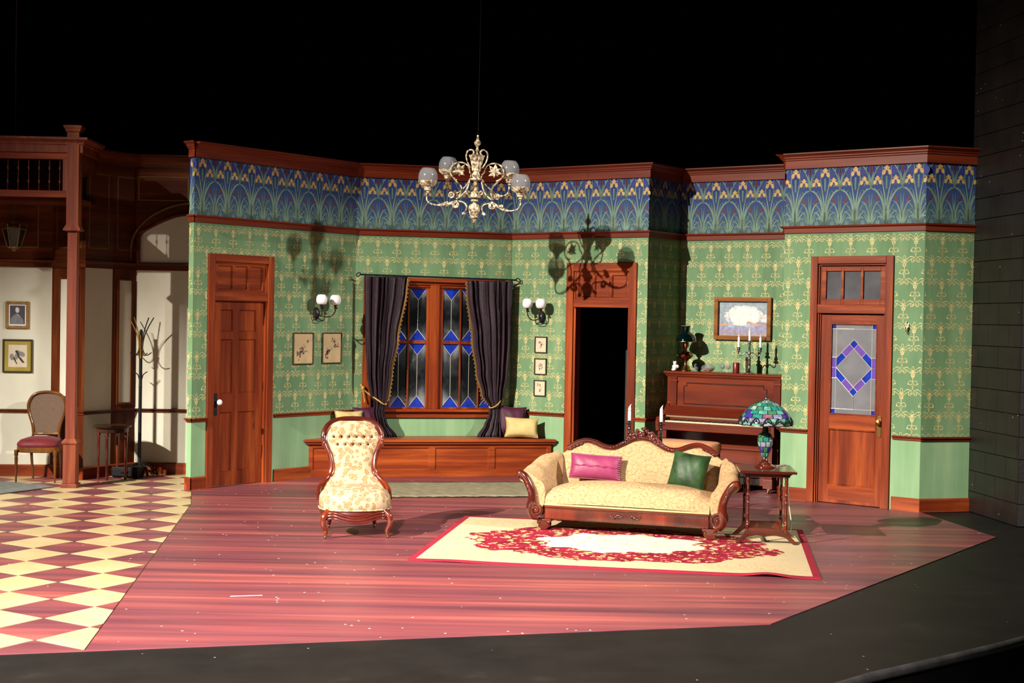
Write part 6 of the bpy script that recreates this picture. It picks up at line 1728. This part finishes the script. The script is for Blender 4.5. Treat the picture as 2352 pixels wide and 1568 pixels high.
cb = thing('crystal_bird', 'small clear crystal bird left of the candy dish on the piano', 'figurine', on_piano(0.315, 0.40), 0.4)
obj('base', MB().lathe([(0.026, 0), (0.026, 0.010), (0.015, 0.016)], seg=8), M['crystal'], cb)
obj('body', MB().ball((0.0, 0, 0.038), 0.026, 0.016, 0.022, 10, 8), M['crystal'], cb)
obj('neck', MB().tube(bez([(-0.014, 0, 0.045), (-0.018, 0, 0.072), (-0.004, 0, 0.084), (0.006, 0, 0.074)], 10), [0.010, 0.0095, 0.009, 0.009, 0.009, 0.009, 0.008, 0.007, 0.006, 0.004], 8), M['crystal'], cb, smooth=60)
cd = thing('candy_dish', 'clear lidded glass dish of orange sweets on the piano', 'dish', on_piano(0.455, 0.42), 0)
obj('bowl', MB().lathe([(0.030, 0), (0.050, 0.004), (0.078, 0.030), (0.082, 0.050), (0.079, 0.050), (0.072, 0.030), (0.045, 0.008), (0.0, 0.006)], seg=20), M['crystal'], cd, smooth=40)
obj('lid', MB().lathe([(0.081, 0.052), (0.072, 0.066), (0.045, 0.082), (0.016, 0.092), (0.008, 0.100)], seg=20), M['crystal'], cd, smooth=40)
obj('lid_knob', MB().ball((0, 0, 0.110), 0.013, 0.013, 0.014, 8, 6), M['crystal'], cd)
r = random.Random(4); sw = MB()
for k in range(34):
    a, q = r.uniform(0, 2 * PI), 0.055 * math.sqrt(r.random()); sw.ball((q * math.cos(a), q * math.sin(a), r.uniform(0.016, 0.036)), 0.011, 0.011, 0.009, 6, 5)
s = obj('sweets', sw, M['candy'], cd, smooth=60); s['kind'] = 'stuff'
def coupe(label, x, y, tilt):
    t = thing('wine_glass', label, 'glass', on_piano(x, y), tilt)
    obj('foot', MB().lathe([(0.027, 0), (0.027, 0.003), (0.006, 0.007), (0.004, 0.036)], seg=16), M['crystal'], t, smooth=40)
    obj('bowl', MB().lathe([(0.004, 0.035), (0.020, 0.044), (0.030, 0.062), (0.029, 0.082), (0.027, 0.082), (0.027, 0.062), (0.017, 0.047), (0.0, 0.041)], seg=16), M['crystal'], t, smooth=40)
coupe('left of two small clear glasses on the piano near the red candle', 0.625, 0.43, 0.0)
coupe('right of two small clear glasses on the piano near the red candle', 0.710, 0.40, 0.5)
ty_ = thing('black_tray', 'small flat black tray under the two glasses on the piano', 'tray', on_piano(0.665, 0.415, PT - 0.0005), QR)
obj('plate', MB().rings([[(a * 0.12 * k, b * 0.07 * k, z) for a, b in ((-1, -1), (1, -1), (1, 1), (-1, 1))] for k, z in ((0.9, 0.0), (1.0, 0.0005), (0.98, 0.0006), (0.9, 0.0003))]), M['black_metal'], ty_)
rc = thing('pillar_candle', 'short dark red pillar candle on the piano below the painting', 'candle', on_piano(0.800, 0.41), 0)
obj('wax', MB().lathe([(0.037, 0), (0.038, 0.004), (0.038, 0.112), (0.034, 0.117), (0.022, 0.112), (0.0, 0.110)], seg=20), M['wax_red'], rc, smooth=40)
obj('wick', MB().tube([(0, 0, 0.108), (0.002, 0, 0.124)], 0.0015, 5), M['black'], rc)
gv = thing('glass_tumbler', 'tall smoky glass tumbler behind the silver candelabra', 'glass', on_piano(0.925, 0.455), 0)
obj('body', MB().lathe([(0.026, 0), (0.028, 0.004), (0.032, 0.18), (0.030, 0.18), (0.026, 0.010), (0.0, 0.008)], seg=18), clear('smoky_glass', (0.10, 0.11, 0.06, 1), 0.35, 0.08), gv, smooth=40)
obj('rim', MB().tube([(0.031 * math.cos(2 * PI * q / 20), 0.031 * math.sin(2 * PI * q / 20), 0.181) for q in range(20)], 0.0018, 5, closed=True), M['crystal'], gv, smooth=60)

cdx = on_piano(0.985, 0.335)
cl_ = thing('candelabra', 'silver three-light candelabra on the piano in front of the painting', 'candelabra', cdx, math.radians(-12))
obj('foot', MB().lathe([(0.060, 0), (0.060, 0.006), (0.044, 0.014), (0.040, 0.022), (0.020, 0.034), (0.012, 0.050)], seg=20), M['silver'], cl_, smooth=40)
obj('stem', MB().lathe([(0.012, 0.048), (0.016, 0.060), (0.010, 0.072), (0.009, 0.150), (0.017, 0.160), (0.010, 0.172), (0.009, 0.205), (0.019, 0.222), (0.012, 0.240), (0.014, 0.262), (0.010, 0.275), (0.014, 0.292), (0.009, 0.305), (0.012, 0.320)], seg=14), M['silver'], cl_, smooth=40)
def socket(x, z):
    return MB().lathe([(0.008, z - 0.030), (0.030, z - 0.020), (0.031, z - 0.016), (0.010, z - 0.012), (0.020, z + 0.002), (0.018, z + 0.016), (0.024, z + 0.022), (0.024, z + 0.026)], (x, 0, 0), 14)
obj('socket', socket(0, 0.345), M['silver'], cl_, smooth=40)
for sx in (-1, 1):
    arm_ = bez([(0, 0, 0.225), (sx * 0.035, 0, 0.240), (sx * 0.060, 0, 0.222), (sx * 0.090, 0, 0.200), (sx * 0.115, 0, 0.215), (sx * 0.120, 0, 0.245)], 22)
    a_ = obj('arm', MB().tube(arm_, 0.006, 7), M['silver'], cl_, smooth=60)
    obj('socket', socket(sx * 0.120, 0.270), M['silver'], a_, smooth=40)
for x, z, lb in ((-0.120, 0.297, 'white candle in the left arm of the silver candelabra'), (0.0, 0.372, 'white candle in the raised centre of the silver candelabra'), (0.120, 0.297, 'white candle in the right arm of the silver candelabra')):
    v = Vector((x, 0, 0)); v.rotate(cl_.rotation_euler)
    c = thing('candle', lb, 'candle', (cdx[0] + v.x, cdx[1] + v.y, cdx[2] + z), 0)
    obj('stick', MB().lathe([(0.0125, 0), (0.0125, 0.108), (0.010, 0.112)], seg=12), M['wax'], c, smooth=40)
    obj('flame_tip', MB().lathe([(0.008, 0.111), (0.012, 0.122), (0.009, 0.138), (0.0, 0.156)], seg=10), clear('lamp_tip', (0.7, 0.62, 0.45, 1), 0.5, 0.1) if 'tipm' not in M else M['tipm'], c, smooth=60)

# ------------------------------------------------------------------ chandelier
CHX, CHY, CHZ = -0.431, 14.55, 2.880
cn_ = thing('chandelier', 'ornate ivory chandelier with four clear globes hanging over the stage', 'chandelier', (CHX, CHY, CHZ))
cn_.rotation_euler = (0, math.radians(1.8), math.radians(-8))
K = 0.000681
def C(px, py, y=0.0): return ((px - 1050) * K, y, (1450 - py) * K)
def LP(seq): return [(hw_ * K, (1450 - y_) * K) for hw_, y_ in seq]
obj('finial', MB().lathe(LP([(14, 385), (22, 370), (12, 345), (30, 322), (34, 312), (16, 300), (18, 268), (24, 258), (52, 215), (58, 195), (40, 168), (18, 148), (24, 135), (16, 120), (16, 82), (0, 78)]), (0, 0, 0), 14), M['ivory'], cn_, smooth=45)
fl = MB(); seg = 48; prof = [(62, 640), (70, 600), (80, 540), (96, 470), (116, 410), (124, 396), (60, 388)]
vs = []; fs = []
for hw_, y_ in prof:
    for k in range(seg):
        a = 2 * PI * k / seg; rr_ = hw_ * K * (1 + 0.07 * math.cos(a * 12)); vs.append((rr_ * math.cos(a), rr_ * math.sin(a), (1450 - y_) * K))
for i in range(len(prof) - 1):
    for k in range(seg): fs.append((i * seg + k, i * seg + (k + 1) % seg, (i + 1) * seg + (k + 1) % seg, (i + 1) * seg + k))
fl.add(vs, fs); obj('fluted_urn', fl, M['ivory'], cn_, smooth=60)
obj('column', MB().lathe(LP([(60, 1032), (98, 1048), (95, 1058), (55, 1062), (75, 1025), (72, 980), (40, 952), (26, 940)] + [(r_, y_) for q in range(7) for r_, y_ in ((34, 928 - q * 20), (24, 918 - q * 20))] + [(40, 790), (96, 782), (100, 770), (96, 760), (50, 752), (66, 720), (62, 690), (48, 660), (60, 640)]), (0, 0, 0), 18), M['ivory'], cn_, smooth=45)
obj('lower_bowl', MB().lathe(LP([(0, 1450), (18, 1440), (34, 1412), (24, 1390), (60, 1376), (70, 1360), (60, 1348), (78, 1300), (92, 1250), (96, 1240), (90, 1225), (86, 1190), (66, 1165), (30, 1148), (26, 1120), (70, 1112), (62, 1096), (40, 1080), (34, 1060)]), (0, 0, 0), 20), M['ivory'], cn_, smooth=45)
for sx in (-1, 1):
    def S(px, py, y=0.0):
        x, yy, z = C(px, py, y); return (x * sx * -1 if sx > 0 else x, yy, z)
    # urn handles
    hd = bez([S(985, 385), S(998, 345), S(965, 312), S(925, 318), S(890, 350), S(882, 430), S(912, 520), S(955, 590)], 32)
    obj('urn_scroll', MB().tube(hd, [0.011] * 8 + [0.008] * (len(hd) - 8), 7), M['ivory'], cn_, smooth=60)
    # ring bracket with leaf spray, upper arm at the back
    cx0, cz0, R_ = 780, 645, 140
    rgp = [S(cx0 + R_ * math.cos(t) * 1.12, cz0 - R_ * math.sin(t), 0.05) for t in [-0.55 + i * (5.0 / 30) for i in range(31)]]
    br = MB().tube([S(968, 745, 0.0), S(965, 690, 0.03)] + rgp[3:], 0.0085, 7)
    br.tube(bez([S(690, 765, 0.06), S(740, 815, 0.07), S(800, 880, 0.09), S(812, 960, 0.06), S(790, 1030, 0.03), S(760, 1085, 0.0)], 22), 0.0085, 7)
    br.tube(bez([S(950, 770, 0.0), S(900, 850, 0.05), S(820, 920, 0.10)], 10), 0.0075, 6)
    obj('ring_bracket', br, M['ivory'], cn_, smooth=60)
    lv = MB()
    for ang, ln in ((95, 150), (50, 145), (10, 100), (-30, 115), (-80, 88), (140, 110), (185, 118), (225, 80)):
        a = math.radians(ang); base = S(765, 650, 0.045)
        d0 = Vector((math.cos(a) * (sx * -1 if sx > 0 else 1), -0.15, math.sin(a)))
        tip = Vector(base) + d0 * ln * K
        side_ = Vector((-d0.z, 0, d0.x)).normalized()
        mid = (Vector(base) + tip) / 2
        w_ = ln * K * 0.22
        lv.add([base, mid + side_ * w_ + Vector((0, 0.004, 0)), tip, mid - side_ * w_ + Vector((0, 0.004, 0)), mid + Vector((0, -0.008, 0)), mid + Vector((0, 0.010, 0))], [(0, 1, 4), (1, 2, 4), (2, 3, 4), (3, 0, 4), (1, 0, 5), (2, 1, 5), (3, 2, 5), (0, 3, 5)])
    obj('leaf_spray', lv, M['ivory'], cn_)
    def lamp(gx, gy, yb, path, nm):
        dz = {('upper', -1): -0.018, ('upper', 1): -0.036, ('lower', -1): -0.044, ('lower', 1): -0.078}[(nm, sx)]
        path = [(q[0], q[1], q[2] + dz * min(1.0, i_ / (len(path) - 1) * 1.6)) for i_, q in enumerate(path)]
        a = obj('arm', MB().tube(bez(path, 30), 0.0085, 7), M['ivory'], cn_, smooth=60)
        gxx, _, gzz = S(gx, gy, yb); gzz += dz
        cup = MB().lathe([(0.010, -0.170), (0.022, -0.160), (0.012, -0.148), (0.036, -0.136), (0.034, -0.120), (0.044, -0.110), (0.040, -0.098)], (gxx, yb, gzz), 14)
        obj('cup', cup, M['ivory'], a, smooth=45)
        rim = MB().lathe([(0.038, -0.102), (0.066, -0.092), (0.092, -0.068), (0.103, -0.038), (0.100, -0.038), (0.088, -0.062), (0.062, -0.084), (0.038, -0.092)], (gxx, yb, gzz), 24, caps=False)
        obj('rim', rim, M['ivory'], a, smooth=60)
        gl = MB().lathe([(0.036, -0.094), (0.064, -0.083), (0.090, -0.060), (0.102, -0.028), (0.104, 0.0), (0.100, 0.035), (0.088, 0.068), (0.066, 0.096)], (gxx, yb, gzz), 28, caps=False)
        obj('globe', gl, M['globe'], cn_, smooth=60)
        obj('globe_rim', MB().tube([(gxx + 0.066 * math.cos(2 * PI * q / 24), yb + 0.066 * math.sin(2 * PI * q / 24), gzz + 0.096) for q in range(24)], 0.0016, 4, closed=True), M['crystal'], cn_)
    yb = 0.16
    lamp(556, 530, yb, [S(815, 925, 0.10), S(760, 955, 0.12), S(680, 965, 0.14), S(595, 925, 0.155), S(562, 870, yb), S(552, 790, yb)], 'upper')
    yf = -0.10
    lamp(318, 715, yf, [S(930, 1210, 0.0), S(905, 1150, -0.01), S(850, 1108, -0.02), S(745, 1092, -0.04), S(650, 1125, -0.06), S(540, 1148, -0.08), S(400, 1128, yf), S(325, 1085, yf), S(308, 1010, yf), S(312, 965, yf)], 'lower')
    sc_ = MB()
    sc_.tube([S(765 + (58 - 3.2 * t) * math.cos(t + 1.2), 1180 - (58 - 3.2 * t) * math.sin(t + 1.2), -0.05) for t in [i * 0.42 for i in range(30)]], 0.009, 7)
    sc_.tube(bez([S(930, 1215), S(910, 1280, -0.01), S(875, 1310, -0.02), S(885, 1325, -0.02), S(920, 1300, -0.01)], 14), 0.009, 7)
    sc_.tube(bez([S(720, 1140, -0.05), S(660, 1190, -0.06), S(620, 1215, -0.06), S(592, 1185, -0.06), S(610, 1165, -0.06), S(650, 1180, -0.06)], 16), 0.009, 7)
    for q in range(6): sc_.ball((lambda c_: (c_[0], c_[1], c_[2] + {-1: -0.044, 1: -0.078}[sx] * min(1.0, (0.45 + 0.06 * q) * 1.6)))(S(630 - q * 30, 1104 + q * 5, -0.07)), 0.013 - 0.0012 * q, 0.009, 0.010 - 0.0008 * q, 7, 5)
    obj('arm_scroll', sc_, M['ivory'], cn_, smooth=60)
    rs = MB().lathe([(0.034, 0), (0.034, 0.014), (0.026, 0.018), (0.010, 0.010), (0.010, 0.022), (0.0, 0.024)], seg=16)
    q0 = S(690, 1035, -0.05); rs.mapv(lambda v: Vector((q0[0] + v.x, q0[1] - v.z, q0[2] + v.y)))
    obj('rosette', rs, M['ivory'], cn_, smooth=45)
    st_ = bez([S(955, 775), S(945, 850, -0.01), S(910, 950, -0.02), S(850, 1030, -0.03), S(765, 1092, -0.04)], 18)
    obj('stay', MB().tube(st_, 0.0085, 7), M['ivory'], cn_, smooth=60)
    bs = MB().tube([S(945 + 22 * math.cos(t), 985 - 28 * math.sin(t), -0.05) for t in [i * 0.5 for i in range(11)]], 0.007, 6)
    obj('column_scroll', bs, M['ivory'], cn_, smooth=60)
obj('suspension_wire', MB().tube([(0, 0, 0.93), (-0.12, 0, 5.5)], 0.0016, 5), plain('dark_wire', (0.008, 0.008, 0.008, 1), 0.8), cn_)

# tape mark left on the boards
tm = obj('tape_mark', MB().box(-0.105, -0.006, 0.0003, 0.105, 0.006, 0.0012), M['mount_white'], loc=(-1.735, 9.03, 0), rz=ST)
tag(tm, 'short strip of white marking tape on the red floor in front of the chair', 'tape')
